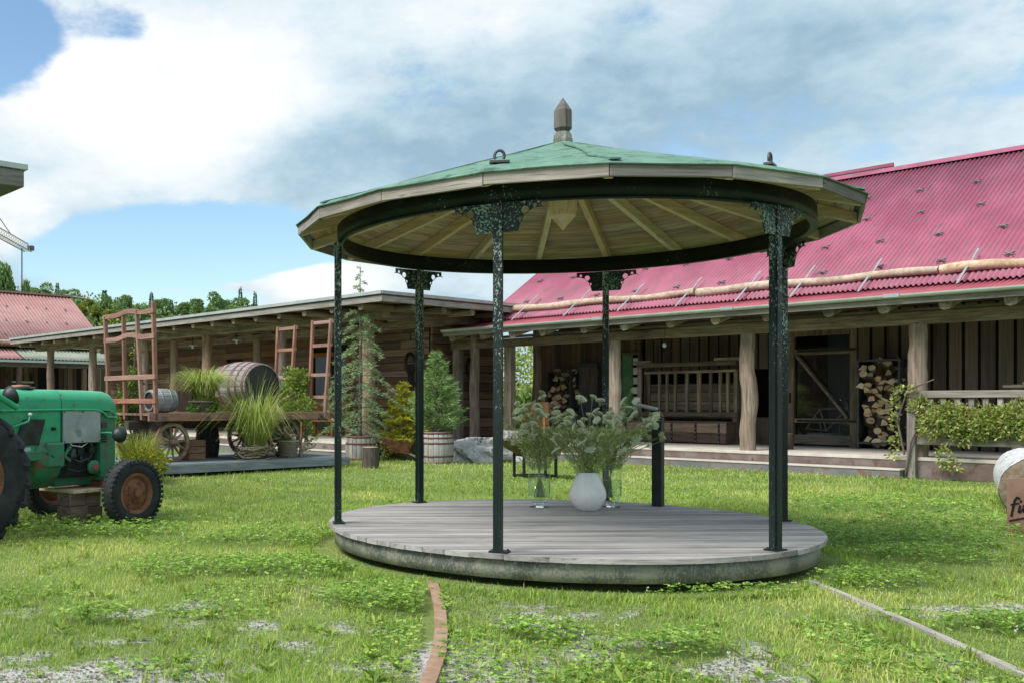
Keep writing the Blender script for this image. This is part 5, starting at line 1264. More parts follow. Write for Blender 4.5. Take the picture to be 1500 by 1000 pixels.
def basket(name, label, loc, r0, r1, h, mat='wicker', cat='basket'):
    b = thing(name, label, cat, loc, PR); n = 26; rows = 11
    mb = MB()
    for k in range(rows):
        z_ = h * (k + .5) / rows; r_ = r0 + (r1 - r0) * z_ / h
        mb.tube([((r_ + .010 * (1 if (q + k) % 2 else -1)) * math.cos(2 * math.pi * q / n), (r_ + .010 * (1 if (q + k) % 2 else -1)) * math.sin(2 * math.pi * q / n), z_) for q in range(n + 1)], h / rows * .55, 5, False)
    mb.build('weave', mat, b)
    mb = MB(); mb.tube([((r1 + .01) * math.cos(a), (r1 + .01) * math.sin(a), h) for a in np.linspace(0, 2 * math.pi, 27)], .02, 6, False); mb.build('rim', mat, b)
    MB().lathe([(0, h * .8), (r1 * .94, h * .8), (r0 * .94, .02), (0, .02)], 20).build('soil', 'soil', b)
    return b
basket('wicker_basket', 'dark wicker basket of grass and red flowers on the cart bed', PW(1.55, .80, 1.105), .20, .27, .20)
basket('grey_pot', 'grey woven pot with low green herbs on the platform', PW(3.25, .42, .224), .155, .20, .32, 'twig', 'pot')
nst = thing('twig_nest', 'wreath of pale twigs round the tall grass at the platform edge', 'basket', PW(2.42, .36, .224), PR)
for q in range(26):
    rg = random.Random(q); pts = []; ph = rg.uniform(0, 6.28); r_ = rg.uniform(.26, .44); zz = rg.uniform(.02, .34); ti = rg.uniform(-.2, .2)
    for k in range(14):
        a = ph + k * .36; pts.append((r_ * (1 + .12 * math.sin(k * 1.7 + q)) * math.cos(a), r_ * .75 * math.sin(a), max(.01, zz * (1.1 - r_) + ti * r_ * math.cos(a - ph) + .03 * math.sin(k * 2.1))))
    MB().tube(pts, rg.uniform(.005, .010), 5).build('twig', 'twig', nst)
dr = thing('driftwood_branch', 'bare forked driftwood branch beside the grey woven pot', 'branch', PW(3.55, .40, .23), PR)
for pts in ([(0, 0, 0), (.15, .02, .25), (.35, 0, .36)], [(0, 0, 0), (.05, .05, .28), (.18, .1, .5)], [(.1, .01, .15), (.28, -.03, .18), (.42, 0, .25)]): MB().tube(pts, [.035, .025, .012], 7).build('limb', 'twig', dr)

# ================================================================== PLANTS
def grass_clump(name, label, loc, n, hmin, hmax, spread, cols, base_r=.08, wd=.008, droop=(.5, 1.1)):
    a = RNG.uniform(0, 6.283, n); r_ = base_r * np.sqrt(RNG.uniform(0, 1, n)); A = a + RNG.normal(size=n) * .4
    H = RNG.uniform(hmin, hmax, n); bend = RNG.uniform(droop[0], droop[1], n) * spread
    # arching blades in five segments
    k = 6; f = np.linspace(0, 1, k)[None, :]
    ln = H[:, None] * f; arc = bend[:, None] * f ** 2.0
    R_ = H[:, None] * .62 * arc; Z_ = ln * (1 - .30 * arc * f) - H[:, None] * .34 * np.clip(arc - .8, 0, 2) * f ** 3
    px = loc[0] + r_[:, None] * np.cos(a)[:, None] + R_ * np.cos(A)[:, None]; py = loc[1] + r_[:, None] * np.sin(a)[:, None] + R_ * np.sin(A)[:, None]; pz = loc[2] + Z_
    C = np.stack([px, py, pz], -1); sd = np.stack([-np.sin(A), np.cos(A), np.zeros(n)], -1)[:, None, :] * (wd * (1 - .85 * f ** 2))[..., None]
    V = np.stack([C - sd, C + sd], 2).reshape(-1, 3)
    i_ = (np.arange(n) * k * 2)[:, None, None] + (np.arange(k - 1) * 2)[None, :, None]; F = (i_ + np.array([0, 1, 3, 2])[None, None, :]).reshape(-1, 4)
    T = np.repeat(tints(n, cols, .15), k * 2, 0)
    root = thing(name, label, 'plant', tuple(loc)); V = V - np.array(loc)
    link('blades', npmesh('blades', V, F, T, 'leaf'), root)
    return root
YG = [(.28, .36, .08), (.38, .44, .13), (.21, .30, .065), (.52, .55, .26)]
grass_clump('fountain_grass', 'tall arching green grass growing out of the twig wreath', PW(2.44, .38, .26), 850, .75, 1.85, .95, YG, .17, .0058, (.3, 1.65))
gc = grass_clump('striped_grass', 'bright striped grass in the wicker basket on the cart', PW(1.55, .80, 1.26), 1000, .45, .95, 1.3, [(.40, .46, .13), (.56, .57, .30), (.28, .37, .08)], .16, .009)
grass_clump('yellow_grass', 'bright yellow green grass bush between tractor and cart wheel', (-2.72, 16.0, 0), 520, .45, .98, .8, [(.33, .38, .06), (.44, .46, .12), (.25, .31, .05)], .22, .009, (.3, .9))
grass_clump('pot_herb', 'short dark green herbs in the grey woven pot', PW(3.25, .42, .48), 420, .10, .22, .8, [(.08, .20, .07), (.12, .26, .09)], .15, .004)
def leaf_bush(name, label, loc, blobs, n, ll, lw, cols, stems=(), w=None, mat='leaf', cat='shrub', flowers=None):
    root = thing(name, label, cat, tuple(loc)); P = []; D = []
    tot = sum(b[3] * b[4] * b[5] for b in blobs) ** 1.0
    for (x, y, z, a, b, c) in blobs:
        m_ = max(10, int(n * a * b * c / tot)); q = unit(RNG.normal(size=(m_, 3))); rad = RNG.uniform(.25, 1, m_)[:, None] ** .45
        rad = rad * (1 + .22 * np.sin(q[:, :1] * 7 + x * 9) * np.cos(q[:, 1:2] * 6 + z * 5))
        P.append(q * rad * np.array([[a, b, c]]) + np.array([[x, y, z]])); D.append(q + RNG.normal(size=(m_, 3)) * .7 + np.array([[0, 0, .15]]))
    P = np.concatenate(P); D = np.concatenate(D)
    V, F, T = leaves(P, D, RNG.uniform(ll * .6, ll * 1.25, len(P)), lw * RNG.uniform(.7, 1.2, len(P)), tints(len(P), cols, .18, w))
    link('foliage', npmesh('foliage', V, F, T, mat), root)
    if stems:
        mb = MB()
        for s_ in stems: mb.tube(s_, [.018] * (len(s_) - 1) + [.008], 6)
        mb.build('stem', 'bark', root)
    if flowers:
        mb = MB()
        for (x, y, z, r_) in flowers: mb.lathe([(0, -r_ * .4), (r_, 0), (r_ * .6, r_ * .5), (0, r_ * .3)], 8, Matrix.Translation((x, y, z)))
        mb.build('flower_head', 'red_petal', root)
    return root
GREEN = [(.11, .20, .045), (.16, .26, .06), (.22, .30, .08), (.08, .15, .04)]
leaf_bush('basket_plant', 'green leafy plant with red flowers in the basket on the cart', PW(1.55, .72, 1.28), [(0, 0, .02, .20, .16, .12), (.16, -.1, -.05, .14, .1, .1), (-.2, -.1, -.1, .12, .12, .14)], 700, .07, .04, [(.10, .24, .04), (.16, .32, .06)], flowers=[(.24, -.12, .10, .03), (.30, -.14, .04, .028), (.19, -.16, .05, .025), (.34, -.1, .12, .022), (.27, -.2, -.01, .022)], cat='plant')
leaf_bush('climbing_rose', 'leafy green climber growing through the front cart rack', PW(.55, 1.75, 1.0), [(0, 0, .35, .26, .2, .38), (.05, .05, .75, .18, .15, .2), (.08, .0, 1.2, .10, .08, .16), (.1, 0, 1.55, .09, .08, .14), (-.05, 0, 0, .25, .2, .2)], 1500, .075, .05, [(.16, .25, .05), (.26, .33, .07), (.11, .18, .04)], stems=[[(0, 0, -.1), (.03, 0, .6), (.08, 0, 1.2), (.1, .02, 1.7)]], cat='plant')
leaf_bush('climbing_plant', 'leafy yellow green climber hanging over the rear of the cart', PW(3.85, 1.05, 1.1), [(0, 0, .30, .30, .24, .34), (.1, .1, .66, .24, .2, .22), (.25, -.3, .05, .2, .2, .25), (.33, -.42, -.35, .10, .10, .35), (-.05, .2, .8, .14, .12, .12)], 2200, .075, .05, [(.20, .29, .055), (.30, .37, .09), (.13, .21, .045)], stems=[[(0, 0, -.2), (.05, 0, .5), (.1, .1, .85)], [(.1, -.1, 0), (.3, -.4, -.3), (.33, -.43, -.7)]], cat='plant')
leaf_bush('marigold_bush', 'low yellow flowering bush behind the tractor front wheel', (-2.60, 15.55, 0), [(0, 0, .28, .42, .3, .28), (.2, .1, .35, .25, .2, .2)], 1800, .055, .03, [(.42, .38, .04), (.52, .46, .05), (.25, .30, .05), (.17, .24, .04)], cat='shrub')
# conifers
def conifer(name, label, loc, h, rb, nb, cols, per=90, nl=.05, nw=.010, droop=.25, tr_=.03, gapp=.0, seed=1, z0=.05, up=.3, shape=1.0, thin_top=0.0):
    root = thing(name, label, 'tree', tuple(loc)); rg = random.Random(seed); tk = MB()
    tk.tube([(0, 0, 0), (.01, .01, h * .5), (0, 0, h)], [tr_, tr_ * .65, .006], 8); P = []; D = []; br_ = MB()
    for b in range(nb):
        f = (b + rg.random()) / nb; z_ = h * (z0 + (1 - z0) * f); L = rb * (1 - f) ** shape * rg.uniform(.55, 1.15) + .04
        if thin_top and f > thin_top: L *= .55
        a = b * 2.399 + rg.uniform(-.5, .5); pts = []
        for k in range(6):
            q = k / 5; pts.append(Vector((math.cos(a) * L * q, math.sin(a) * L * q, z_ + L * (up * q - droop * 1.6 * q * q))))
        br_.tube(pts, [.011 * (1 - .15 * k) * (L / rb + .3) for k in range(6)], 4, False)
        m_ = max(6, int(per * L / rb * (1 + .5 * rg.random())))
        q = RNG.uniform(.10, 1.0, m_) ** .8; seg = np.clip((q * 5).astype(int), 0, 4); arr = np.array([tuple(p) for p in pts]); fr_ = q * 5 - seg
        pos = arr[seg] * (1 - fr_[:, None]) + arr[seg + 1] * fr_[:, None]; sdv = np.array([-math.sin(a), math.cos(a), 0])
        off = RNG.normal(size=m_) * .22 * L * (1 - .6 * q); pos = pos + sdv[None, :] * off[:, None]; pos[:, 2] -= np.abs(off) * droop * .8 + RNG.uniform(-.01, .02, m_)
        P.append(pos); D.append(np.array([math.cos(a), math.sin(a), .12]) [None, :] + sdv[None, :] * np.sign(off)[:, None] * .7 + RNG.normal(size=(m_, 3)) * .45)
    top = h + np.zeros(14); P.append(np.c_[np.zeros(14), np.zeros(14), RNG.uniform(h * .92, h, 14)]); D.append(np.c_[RNG.normal(size=(14, 2)) * .5, np.ones(14)])
    P = np.concatenate(P); D = np.concatenate(D)
    V, F, T = leaves(P, D, RNG.uniform(nl * .6, nl * 1.4, len(P)), nw, tints(len(P), cols, .2))
    tk.build('trunk', 'bark', root); tag(br_.build('branches', 'bark', root), kind='stuff'); link('foliage', npmesh('foliage', V, F, T, 'needle'), root)
    return root
conifer('tall_conifer', 'tall thin drooping conifer growing in the grey tub', (1.24, 22.0, .48), 3.85, .98, 52, [(.23, .35, .18), (.30, .43, .23), (.38, .50, .29), (.17, .26, .14)], 270, .085, .013, .45, .045, seed=3, z0=.02, up=.30, shape=.72, thin_top=.74)
conifer('bushy_pine', 'bushy blue green pine growing in the grey barrel', (2.79, 20.75, .60), 1.75, .58, 78, [(.18, .29, .10), (.24, .37, .13), (.33, .46, .19), (.14, .23, .09)], 150, .11, .012, -.10, .04, seed=5, z0=.0, up=.42, shape=.80)
conifer('yellow_spruce', 'small bright yellow spruce behind the wheelbarrow', (2.25, 22.2, .30), 1.45, .66, 60, [(.50, .50, .04), (.62, .60, .06), (.40, .43, .04), (.30, .34, .04)], 260, .075, .016, .10, .03, seed=6, z0=.0, up=.35, shape=.75)
leaf_bush('ground_plant', 'low yellow green plants growing under the yellow spruce', (2.20, 21.95, .1), [(0, 0, .22, .5, .3, .2), (-.55, -.3, .1, .25, .2, .16), (.3, .1, .3, .3, .2, .15)], 1500, .06, .03, [(.25, .30, .05), (.33, .36, .07), (.15, .22, .04)], cat='plant')
# vine on the railing
vb = []; rgv = random.Random(9)
for k in range(30):
    x_ = .42 + k * .11; vb.append((x_ + rgv.uniform(-.1, .1), -.14 + rgv.uniform(-.05, .04), 1.00 + .08 * math.sin(k * .8) + rgv.uniform(-.12, .08), .20, .11, .24))
vb += [(.0, -.14, 1.52, .18, .12, .05), (-.12, -.14, 1.30, .07, .08, .12), (-.16, -.1, 1.0, .06, .07, .16), (-.15, -.1, .62, .07, .07, .14), (.62, -.16, .42, .10, .07, .20), (.75, -.16, .24, .10, .07, .10), (-.2, -.1, .38, .1, .08, .06), (.25, -.1, 1.25, .18, .1, .15)]
vn = leaf_bush('vine', 'green and reddish leafy vine covering the grey porch railing', tuple(BW(0, -.06, 0)), vb, 13500, .070, .036, [(.27, .36, .09), (.39, .45, .14), (.18, .27, .07), (.42, .31, .17), (.54, .53, .25)], w=[.3, .28, .2, .1, .12], cat='climber',
               stems=[[(0, -.1, .0), (.1, -.12, .6), (.3, -.1, 1.1), (1.2, -.12, 1.1), (2.6, -.12, 1.05), (3.4, -.12, 1.0)], [(.0, -.1, .4), (-.1, -.14, 1.0), (.05, -.1, 1.5), (.45, -.1, 1.68)]])
vn.rotation_euler = (0, 0, ROT)
# garden beyond the passage
for x, y, z, a, c, lb_, cols in ((9.3, 33.5, 0, 1.5, 1.7, 'bright yellow green shrub seen through the passage, left of the square post', [(.30, .36, .06), (.40, .45, .09), (.20, .28, .05)]), (8.2, 38.0, 0, 2.0, 2.2, 'tall light green shrub farther back in the passage', [(.26, .34, .07), (.34, .42, .10), (.17, .25, .05)]), (7.3, 31.0, 0, .9, .9, 'dark green low shrub at the foot of the passage', [(.09, .17, .04), (.15, .25, .05)])):
    leaf_bush('garden_shrub', lb_, (x, y, z), [(0, 0, c * .8, a, a, c * .8), (a * .5, -.3, c * 1.2, a * .6, a * .6, c * .6), (-a * .5, .2, c * 1.1, a * .6, a * .6, c * .6)], 2600, .20, .10, cols, stems=[[(0, 0, 0), (.1, 0, c)], [(0, 0, 0), (-.3, .2, c)]])

# ================================================================== TREES ON THE HILL
def crown_mesh(kind, seed):
    rg = np.random.default_rng(seed); P = []; D = []
    if kind == 'c':
        for k in range(26):
            f = k / 25; rr = .20 * (1 - f) + .015
            m_ = int(20 + 50 * (1 - f)); a = rg.uniform(0, 6.283, m_); q = rg.uniform(.2, 1, m_); P.append(np.c_[np.cos(a) * rr * q, np.sin(a) * rr * q, .12 + .88 * f - .05 * q + rg.normal(size=m_) * .008]); D.append(np.c_[np.cos(a), np.sin(a), -.25 + 0 * a] + rg.normal(size=(m_, 3)) * .3)
        P = np.concatenate(P); D = np.concatenate(D); ll, lw = .07, .028; cols = [(.055, .11, .055), (.075, .145, .07), (.10, .18, .09)]
    else:
        nb = 15
        for k in range(nb):
            a = rg.uniform(0, 6.283); z = rg.uniform(.28, .86); rmax = .30 * math.sin(math.pi * min(1, (z - .10) / .92)) ** .6; q = rmax * math.sqrt(rg.uniform(.05, 1)); c = np.array([math.cos(a) * q, math.sin(a) * q, z]); br = rg.uniform(.10, .17)
            m_ = 190; n_ = unit(rg.normal(size=(m_, 3))); n_[:, 2] = np.where(n_[:, 2] < -.4, -n_[:, 2], n_[:, 2]); P.append(c + n_ * br * rg.uniform(.6, 1.05, (m_, 1)) * np.array([[1, 1, .8]])); D.append(n_ + rg.normal(size=(m_, 3)) * .8)
        P = np.concatenate(P); D = np.concatenate(D); ll, lw = .055, .040
        cols = {'d': [(.14, .235, .10), (.175, .28, .12), (.22, .33, .14), (.11, .195, .09)], 'y': [(.20, .24, .05), (.26, .29, .06), (.15, .20, .05)]}[kind]  # round tree greens lightened and cooled, slight distance haze painted into them
    V, F, T = leaves(P, D, np.full(len(P), ll), np.full(len(P), lw), tints(len(P), cols, .2))
    return npmesh('crown', V, F, T, 'leaf')
CR = {'d': [crown_mesh('d', s_) for s_ in (1, 2, 3)], 'y': [crown_mesh('y', s_) for s_ in (4, 5)], 'c': [crown_mesh('c', s_) for s_ in (6, 7)]}
TK = MB().tube([(0, 0, -.08), (.01, 0, .3), (0, .01, .75)], [.028, .020, .008], 8).mesh('trunk', 'bark')
TREES = [(-58.1, 190, 28.0, 6.0, 'd'), (-58.1, 200, 29.2, 4.5, 'd'), (-80.4, 300, 38.0, 7.5, 'd'), (-84.3, 330, 40.3, 7.8, 'd'), (-82.6, 340, 40.5, 8.1, 'd'), (-80.9, 320, 40.2, 2.7, 'c'), (-74.2, 320, 36.9, 7.6, 'd'), (-66.6, 300, 33.4, 5.9, 'y'), (-55.0, 240, 25.6, 5.0, 'y'), (-53.4, 250, 26.5, 4.9, 'y'), (-57.3, 280, 33.2, 3.5, 'c'), (-52.4, 270, 32.3, 6.4, 'd'), (-52.7, 290, 32.9, 4.4, 'd'), (-51.6, 300, 32.6, 7.5, 'd'), (-47.0, 300, 34.7, 2.9, 'c'), (-42.5, 260, 26.9, 6.5, 'd'), (-42.2, 290, 31.9, 5.7, 'd'), (-40.9, 300, 32.6, 2.7, 'c'), (-37.6, 300, 31.7, 5.4, 'd'), (-36.0, 310, 33.6, 7.4, 'd'), (-31.3, 300, 34.0, 9.2, 'd'), (-27.8, 310, 35.8, 7.8, 'd'), (-23.5, 300, 35.5, 8.4, 'd'), (-19.8, 300, 36.1, 2.7, 'c'), (-18.3, 310, 36.2, 5.2, 'd'), (-15.2, 300, 34.7, 2.7, 'c'), (-49.9, 250, 25.3, 6.3, 'y'), (-47.2, 260, 25.7, 6.5, 'd'), (-36.9, 250, 24.6, 6.3, 'd'), (-33.5, 260, 25.1, 6.5, 'd'), (-25.7, 270, 27.2, 7.5, 'd'), (-19.1, 270, 27.6, 7.5, 'd'), (-67.2, 240, 28.8, 6.0, 'd'), (-66.2, 220, 26.5, 5.5, 'y'), (-9.3, 320, 31.3, 5.8, 'd'), (-4.9, 330, 31.3, 6.0, 'd')]
ordw = ['first', 'second', 'third', 'fourth', 'fifth', 'sixth', 'seventh', 'eighth', 'ninth', 'tenth', 'eleventh', 'twelfth', 'thirteenth', 'fourteenth', 'fifteenth', 'sixteenth', 'seventeenth', 'eighteenth', 'nineteenth', 'twentieth', 'twenty first', 'twenty second', 'twenty third', 'twenty fourth', 'twenty fifth', 'twenty sixth', 'twenty seventh', 'twenty eighth', 'twenty ninth', 'thirtieth']
cnt = {}
TREES.sort(key=lambda q: q[0] / q[1])
for k, (X_, Y_, zt, wd, kd) in enumerate(TREES):
    hz = float(hill_h(np.array([X_]), np.array([Y_]))[0]); j = cnt.get(kd, 0); cnt[kd] = j + 1
    H_ = max(zt - hz, wd * (2.3 if kd == 'c' else .95)); nm, wds = {'d': ('leafy_tree', 'round dark green tree'), 'y': ('pale_tree', 'yellow green tree'), 'c': ('spruce_tree', 'dark pointed spruce')}[kd]
    t_ = thing(nm, f'{wds} on the far hillside, {ordw[j]} of its kind from the left', 'tree', (X_, Y_, zt - H_ * .97), (k * 1.7) % 6.28, 'trees on the far hillside')
    sx_ = wd * 1.25 / (.42 if kd == 'c' else .80); H_ = H_ * 1.25; t_.location.z = zt - H_ * .97; t_.scale = (sx_, sx_, H_)
    link('trunk', TK, t_); link('crown', CR[kd][k % len(CR[kd])], t_)
# wooded slope behind and between the single trees
n = 26000; X = RNG.uniform(-150, 14, n); Y = RNG.uniform(215, 345, n); hh = hill_h(X, Y); cx = np.round(X / 6.5 + .5 * (np.round(Y / 7) % 2)); cy = np.round(Y / 7)
rn = np.modf(np.abs(np.sin(cx * 12.9898 + cy * 78.233) * 43758.5453))[0]; q = unit(RNG.normal(size=(n, 3))); q[:, 2] = np.abs(q[:, 2]); rad = (2.2 + 2.2 * rn)[:, None] * RNG.uniform(.75, 1.05, (n, 1))
ctr = np.c_[(cx - .5 * (cy % 2)) * 6.5 + 3 * (rn - .5), cy * 7 + 4 * (rn - .5), 0 * X]; ctr[:, 2] = hill_h(ctr[:, 0], ctr[:, 1]) + .2 + 1.8 * rn
keep = (rn > .14) & (ctr[:, 0] < 4 - 6 * rn)
P = (ctr + q * rad)[keep]; cm = tints(n, [(.15, .24, .10), (.18, .28, .12), (.22, .33, .13)], .14); cm = cm * (.75 + .5 * np.modf(rn * 7.77)[0])[:, None]; cm[np.modf(rn * 31.7)[0] > .86] *= np.array([1.7, 1.3, .8])  # paler, cooler greens put a slight haze into the leaf colour
V, F, T = leaves(P, q[keep] + RNG.normal(size=(keep.sum(), 3)) * .7, RNG.uniform(.7, 1.3, keep.sum()), RNG.uniform(.5, .9, keep.sum()), cm[keep])
tag(link('woodland', npmesh('woodland', V, F, T, 'leaf')), 'far off leafy woodland covering the hillside behind the sheds', 'woodland', kind='stuff')
# crane
cn = thing('tower_crane', 'yellow lattice jib of a tower crane at the left edge', 'crane', (-56.5, 200, 0))
mb = MB(); c_ = .75; zc = 32.0; L0, L1 = -60, 0; k_ = 0
ch_ = [(-c_, zc), (c_, zc), (0, zc + 1.6)]
for x_, z_ in ch_: mb.beam((x_, L0, z_), (x_, L1, z_), .13, .13)
n_ = 40
for k in range(n_):
    ya, yb = L0 + (L1 - L0) * k / n_, L0 + (L1 - L0) * (k + 1) / n_
    for p, q in ((0, 2), (1, 2), (0, 1)): mb.beam((ch_[p][0], ya, ch_[p][1]), (ch_[q][0], yb, ch_[q][1]), .07, .07)
mb.build('jib', 'crane_yellow', cn)
MB().beam((0, -12, zc + 1.6), (0, -60, zc + 14), .12, .12).build('tie_rod', 'steel_dark', cn)
MB().box(-.6, .6, 1.2, 2.4, zc + .6, zc + 1.5).build('end_block', 'steel_dark', cn); MB().beam((0, 0, zc + .8), (0, 1.3, zc + 1.0), .12, .12).build('end_bar', 'steel_dark', cn)
MB().cyl((0, -4.5, zc - 12), (0, -4.5, zc), .14, n=6).build('hoist_cable', 'steel_dark', cn); MB().box(-.3, .3, -4.8, -4.2, zc - 13, zc - 12.01).build('hook_block', 'steel_dark', cn)
tw = MB()
for x_ in (-1, 1):
    for y_ in (-61, -59): tw.beam((x_, y_, 0), (x_, y_, zc + 14), .2, .2)
for k in range(24):
    z_ = k * 1.9
    for y_ in (-61, -59): tw.beam((-1, y_, z_), (1, y_, z_ + 1.9), .1, .1)
    for x_ in (-1, 1): tw.beam((x_, -61, z_), (x_, -59, z_ + 1.9), .1, .1)
tw.build('mast', 'crane_yellow', cn)

# ================================================================== GRASS
def scatter(n, x0_, x1_, y0_, y1_, power):
    Y = y0_ + (y1_ - y0_) * RNG.uniform(0, 1, n) ** power
    lo = np.maximum(-.42 * Y - 1.3, x0_); hi = np.minimum(.82 * Y + 1.5, x1_)
    X = lo + (hi - lo) * RNG.uniform(0, 1, n); return X, Y
def open_ground(X, Y, rim=2.17):
    ok = np.ones(len(X), bool)
    dx, dy = X - 2.277, Y - 8.639; ok &= dx * dx + dy * dy > rim ** 2
    qx, qy = X - PO.x, Y - PO.y; a = qx * VV.x + qy * VV.y; b = -(qx * U.x + qy * U.y); ok &= ~((a > -1.2) & (a < 4.5) & (b > .03) & (b < 2.7))
    qx, qy = X - OB.x, Y - OB.y; s_ = qx * U.x + qy * U.y; t_ = qx * VV.x + qy * VV.y; ok &= ~((t_ > -.36) & (s_ > -9.8)) & ~((t_ > -.02))
    qx, qy = X - OS.x, Y - OS.y; s_ = qx * U.x + qy * U.y; t_ = qx * VV.x + qy * VV.y; ok &= ~((t_ > -.36) & (s_ < 2.7))
    for x0_, x1_, fx in ((.54, .9, 0), (3.36, 3.62, 1)):
        line = (.568 + (Y - 4.49) * .135 if fx == 0 else 3.40 + (Y - 4.91) * .098); ok &= ~((np.abs(X - line) < (.05 if fx == 0 else .03)) & ((fx == 0) | ((Y > 5.35) & (Y < 6.25)) | (Y > 6.65)) & (Y < 6.9) & (fbm(X * 4, Y * 4, 88, 2) < (.80 if fx == 0 else .60)))
    return ok
parts = []
TURF = [(.29, .43, .078), (.36, .48, .105), (.22, .36, .062), (.42, .50, .18), (.43, .42, .22)]
for n, y0_, y1_, hm, wd_, pw_ in ((290000, 3.6, 9.5, .031, .0042, 1.2), (175000, 9.5, 15.5, .038, .007, 1.1), (95000, 15.5, 25.5, .042, .011, 1.0)):
    X, Y = scatter(n, -15, 16, y0_, y1_, pw_); b = bare(X, Y); l_ = lushness(X, Y); pat = fbm(X * 2.2, Y * 2.2, 61, 4)
    keep = open_ground(X, Y, 1.98) & (RNG.uniform(0, 1, n) > b * .84) & (RNG.uniform(0, 1, n) < .45 + 1.0 * pat) & (RNG.uniform(0, 1, n) > l_ * .6)
    X, Y, pat = X[keep], Y[keep], pat[keep]; n = len(X); H = hm * np.exp(RNG.normal(size=n) * .38) * (.55 + .9 * pat) * np.clip((np.hypot(X - 2.277, Y - 8.639) - 2.0) / .4, .55, 1)
    dry = fbm(X * 1.1, Y * 1.1, 77, 3)[:, None]; T = tints(n, TURF, .2, [.33, .27, .2, .13, .07]); T = T * (1 - .15 * (dry < .42)) + np.clip(dry - .48, 0, 1) * np.array([[.75, .50, .30]])
    parts.append(blades(np.c_[X, Y, bump_z(X, Y) - .004], RNG.uniform(0, 6.283, n), H, np.full(n, wd_), RNG.uniform(.2, 1.1, n), T))
# scattered taller tufts
for n, hm in ((420, .085), (130, .13)):
    X, Y = scatter(n, -15, 16, 4.1, 15, 1.4); k_ = open_ground(X, Y); X, Y = X[k_], Y[k_]; n = len(X); r_ = 14
    XX = np.repeat(X, r_) + RNG.normal(size=n * r_) * .022; YY = np.repeat(Y, r_) + RNG.normal(size=n * r_) * .022
    parts.append(blades(np.c_[XX, YY, bump_z(XX, YY)], RNG.uniform(0, 6.283, n * r_), hm * RNG.uniform(.4, 1.15, n * r_), np.full(n * r_, .0065), RNG.uniform(.3, 1.2, n * r_), tints(n * r_, [(.24, .32, .05), (.33, .38, .08), (.19, .28, .045)], .15)))
# ring of longer grass round the deck foot and the walls
a = RNG.uniform(0, 6.283, 5200); rr = 2.20 + np.abs(RNG.normal(size=5200)) * .12; X, Y = 2.277 + rr * np.cos(a), 8.639 + rr * np.sin(a)
parts.append(blades(np.c_[X, Y, bump_z(X, Y)], RNG.uniform(0, 6.283, 5200), RNG.uniform(.03, .08, 5200), np.full(5200, .006), RNG.uniform(.2, 1, 5200), tints(5200, TURF[:3], .2)))
V, F, T = merge(parts); tag(link('grass', npmesh('grass', V, F, T, 'grass_blade')), 'short uneven green grass covering the yard around the bandstand', 'grass', kind='stuff')
# clover patches and broad leaved weeds
def clover(n, y0_, y1_, sz, pw_):
    X, Y = scatter(n, -15, 16, y0_, y1_, pw_); l_ = lushness(X, Y); sp_ = (fbm(X * 1.7, Y * 1.7, 131, 4) > .59) * .32
    k_ = open_ground(X, Y) & (RNG.uniform(0, 1, n) < np.maximum(l_, sp_)); X, Y, l_ = X[k_], Y[k_], l_[k_]; n = len(X)
    h_ = (.02 + .065 * l_) * RNG.uniform(.5, 1.15, n) + .01; base = np.c_[X, Y, bump_z(X, Y) + h_]; out = []
    t0 = tints(n, [(.15, .29, .05), (.21, .36, .065), (.27, .42, .085), (.35, .48, .12)], .20); a0 = RNG.uniform(0, 6.283, n)
    s_ = sz * RNG.uniform(.7, 1.3, n)
    for k in range(3):
        a = a0 + k * 2.094; D = np.c_[np.cos(a), np.sin(a), RNG.uniform(-.15, .45, n)]
        out.append(leaves(base, D, s_, s_ * .95, t0, .12, np.array([[0, 0, 1.]])))
    return merge(out)
c1 = clover(120000, 3.8, 9.6, .020, 1.15); c2 = clover(42000, 9.6, 17, .028, 1.0); V, F, T = merge([c1, c2])
tag(link('clover', npmesh('clover', V, F, T, 'leaf')), 'dense clover and small broad leaved weeds in patches of the yard', 'clover', kind='stuff')
n = 900; X, Y = scatter(n, -15, 16, 4.2, 16, 1.2); k_ = open_ground(X, Y) & ((lushness(X, Y) > .2) | (RNG.uniform(0, 1, n) < .12)); X, Y = X[k_], Y[k_]; n = len(X)
out = []
for k in range(7): out.append(leaves(np.c_[X, Y, bump_z(X, Y) + RNG.uniform(.05, .09, n)], np.c_[np.cos(k * .9 + X * 50), np.sin(k * .9 + X * 50), np.full(n, .7)], np.full(n, .013), np.full(n, .009), tints(n, [(.62, .64, .55), (.55, .58, .45)], .05)))
V, F, T = merge(out); tag(link('clover_blossom', npmesh('clover_blossom', V, F, T, 'leaf')), 'small white clover blossoms dotted over the lawn', 'clover blossom', kind='stuff')
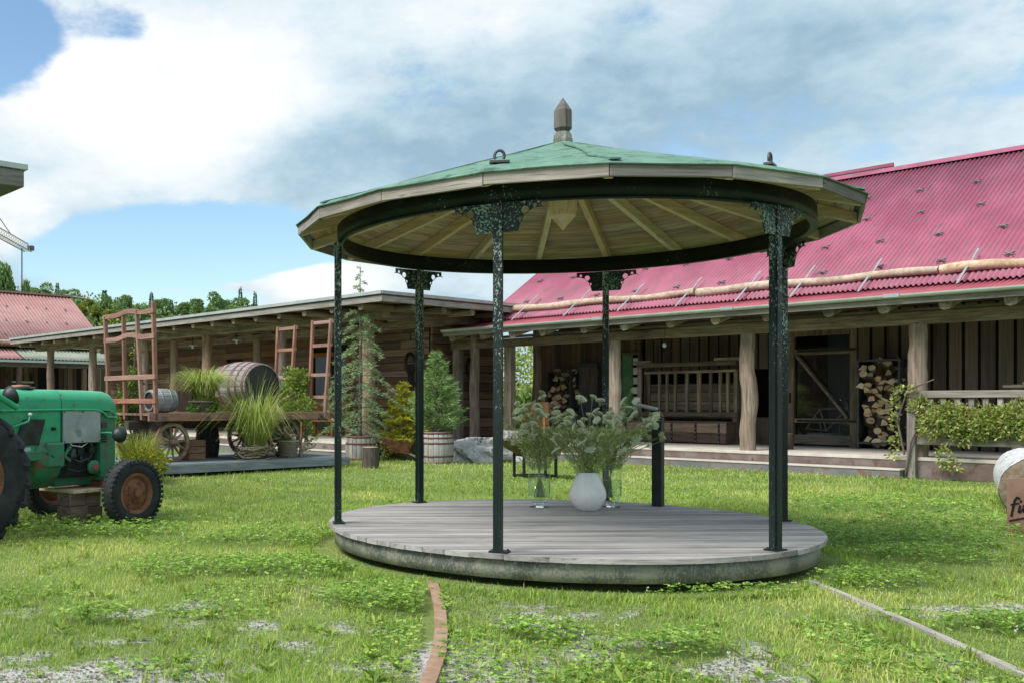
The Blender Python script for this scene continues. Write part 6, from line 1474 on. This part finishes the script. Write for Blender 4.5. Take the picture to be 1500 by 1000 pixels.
# weeds with broad rosette leaves
n = 420; X, Y = scatter(n, -15, 16, 4.2, 13, 1.3); k_ = open_ground(X, Y); X, Y = X[k_], Y[k_]; n = len(X); out = []
szz = RNG.uniform(.04, .10, n); a0 = RNG.uniform(0, 6.283, n)
for k in range(7):
    a = a0 + k * .9 + RNG.normal(size=n) * .2; out.append(leaves(np.c_[X, Y, bump_z(X, Y) + .005], np.c_[np.cos(a), np.sin(a), RNG.uniform(.2, .9, n)], szz * RNG.uniform(.7, 1.2, n), szz * .28, tints(n, [(.20, .32, .05), (.28, .38, .07), (.15, .25, .05)], .12), .1, np.array([[0, 0, 1.]])))
V, F, T = merge(out); tag(link('weeds', npmesh('weeds', V, F, T, 'leaf')), 'broad leaved dandelion and plantain rosettes in the thin turf', 'weeds', kind='stuff')
# loose gravel on the bare spots
n = 60000; X, Y = scatter(n, -4, 8, 4.1, 8.6, 1.2); k_ = (RNG.uniform(0, 1, n) < bare(X, Y) * .8 + .03) & open_ground(X, Y); X, Y = X[k_], Y[k_]; n = len(X)
s_ = RNG.uniform(.004, .011, n)[:, None]; c = np.c_[X, Y, bump_z(X, Y) + .002]
oct_ = np.array([[1, 0, 0], [0, 1, 0], [-1, 0, 0], [0, -1, 0], [0, 0, .7], [0, 0, -.4]]); ang = RNG.uniform(0, 6.283, n); ca, sa = np.cos(ang), np.sin(ang)
o3 = oct_[None] * (1 + RNG.normal(size=(n, 6, 1)) * .2); V = np.stack([o3[..., 0] * ca[:, None] - o3[..., 1] * sa[:, None], o3[..., 0] * sa[:, None] + o3[..., 1] * ca[:, None], o3[..., 2]], -1) * s_[:, None] + c[:, None]
F = (np.arange(n)[:, None, None] * 6 + np.array([[0, 1, 4], [1, 2, 4], [2, 3, 4], [3, 0, 4]])[None]).reshape(-1, 3)
m, t, p, o = newmat('pebble'); t.put(p.inputs['Base Color'], t.node('ShaderNodeAttribute', attribute_name='tint').outputs['Color']); p.inputs['Roughness'].default_value = .9
tag(link('gravel', npmesh('gravel', V.reshape(-1, 3), F, np.repeat(tints(n, [(.17, .167, .155), (.12, .116, .108), (.25, .243, .23), (.08, .078, .074)], .12), 6, 0), 'pebble')), 'loose grey gravel showing through bare spots of the turf', 'gravel', kind='stuff')
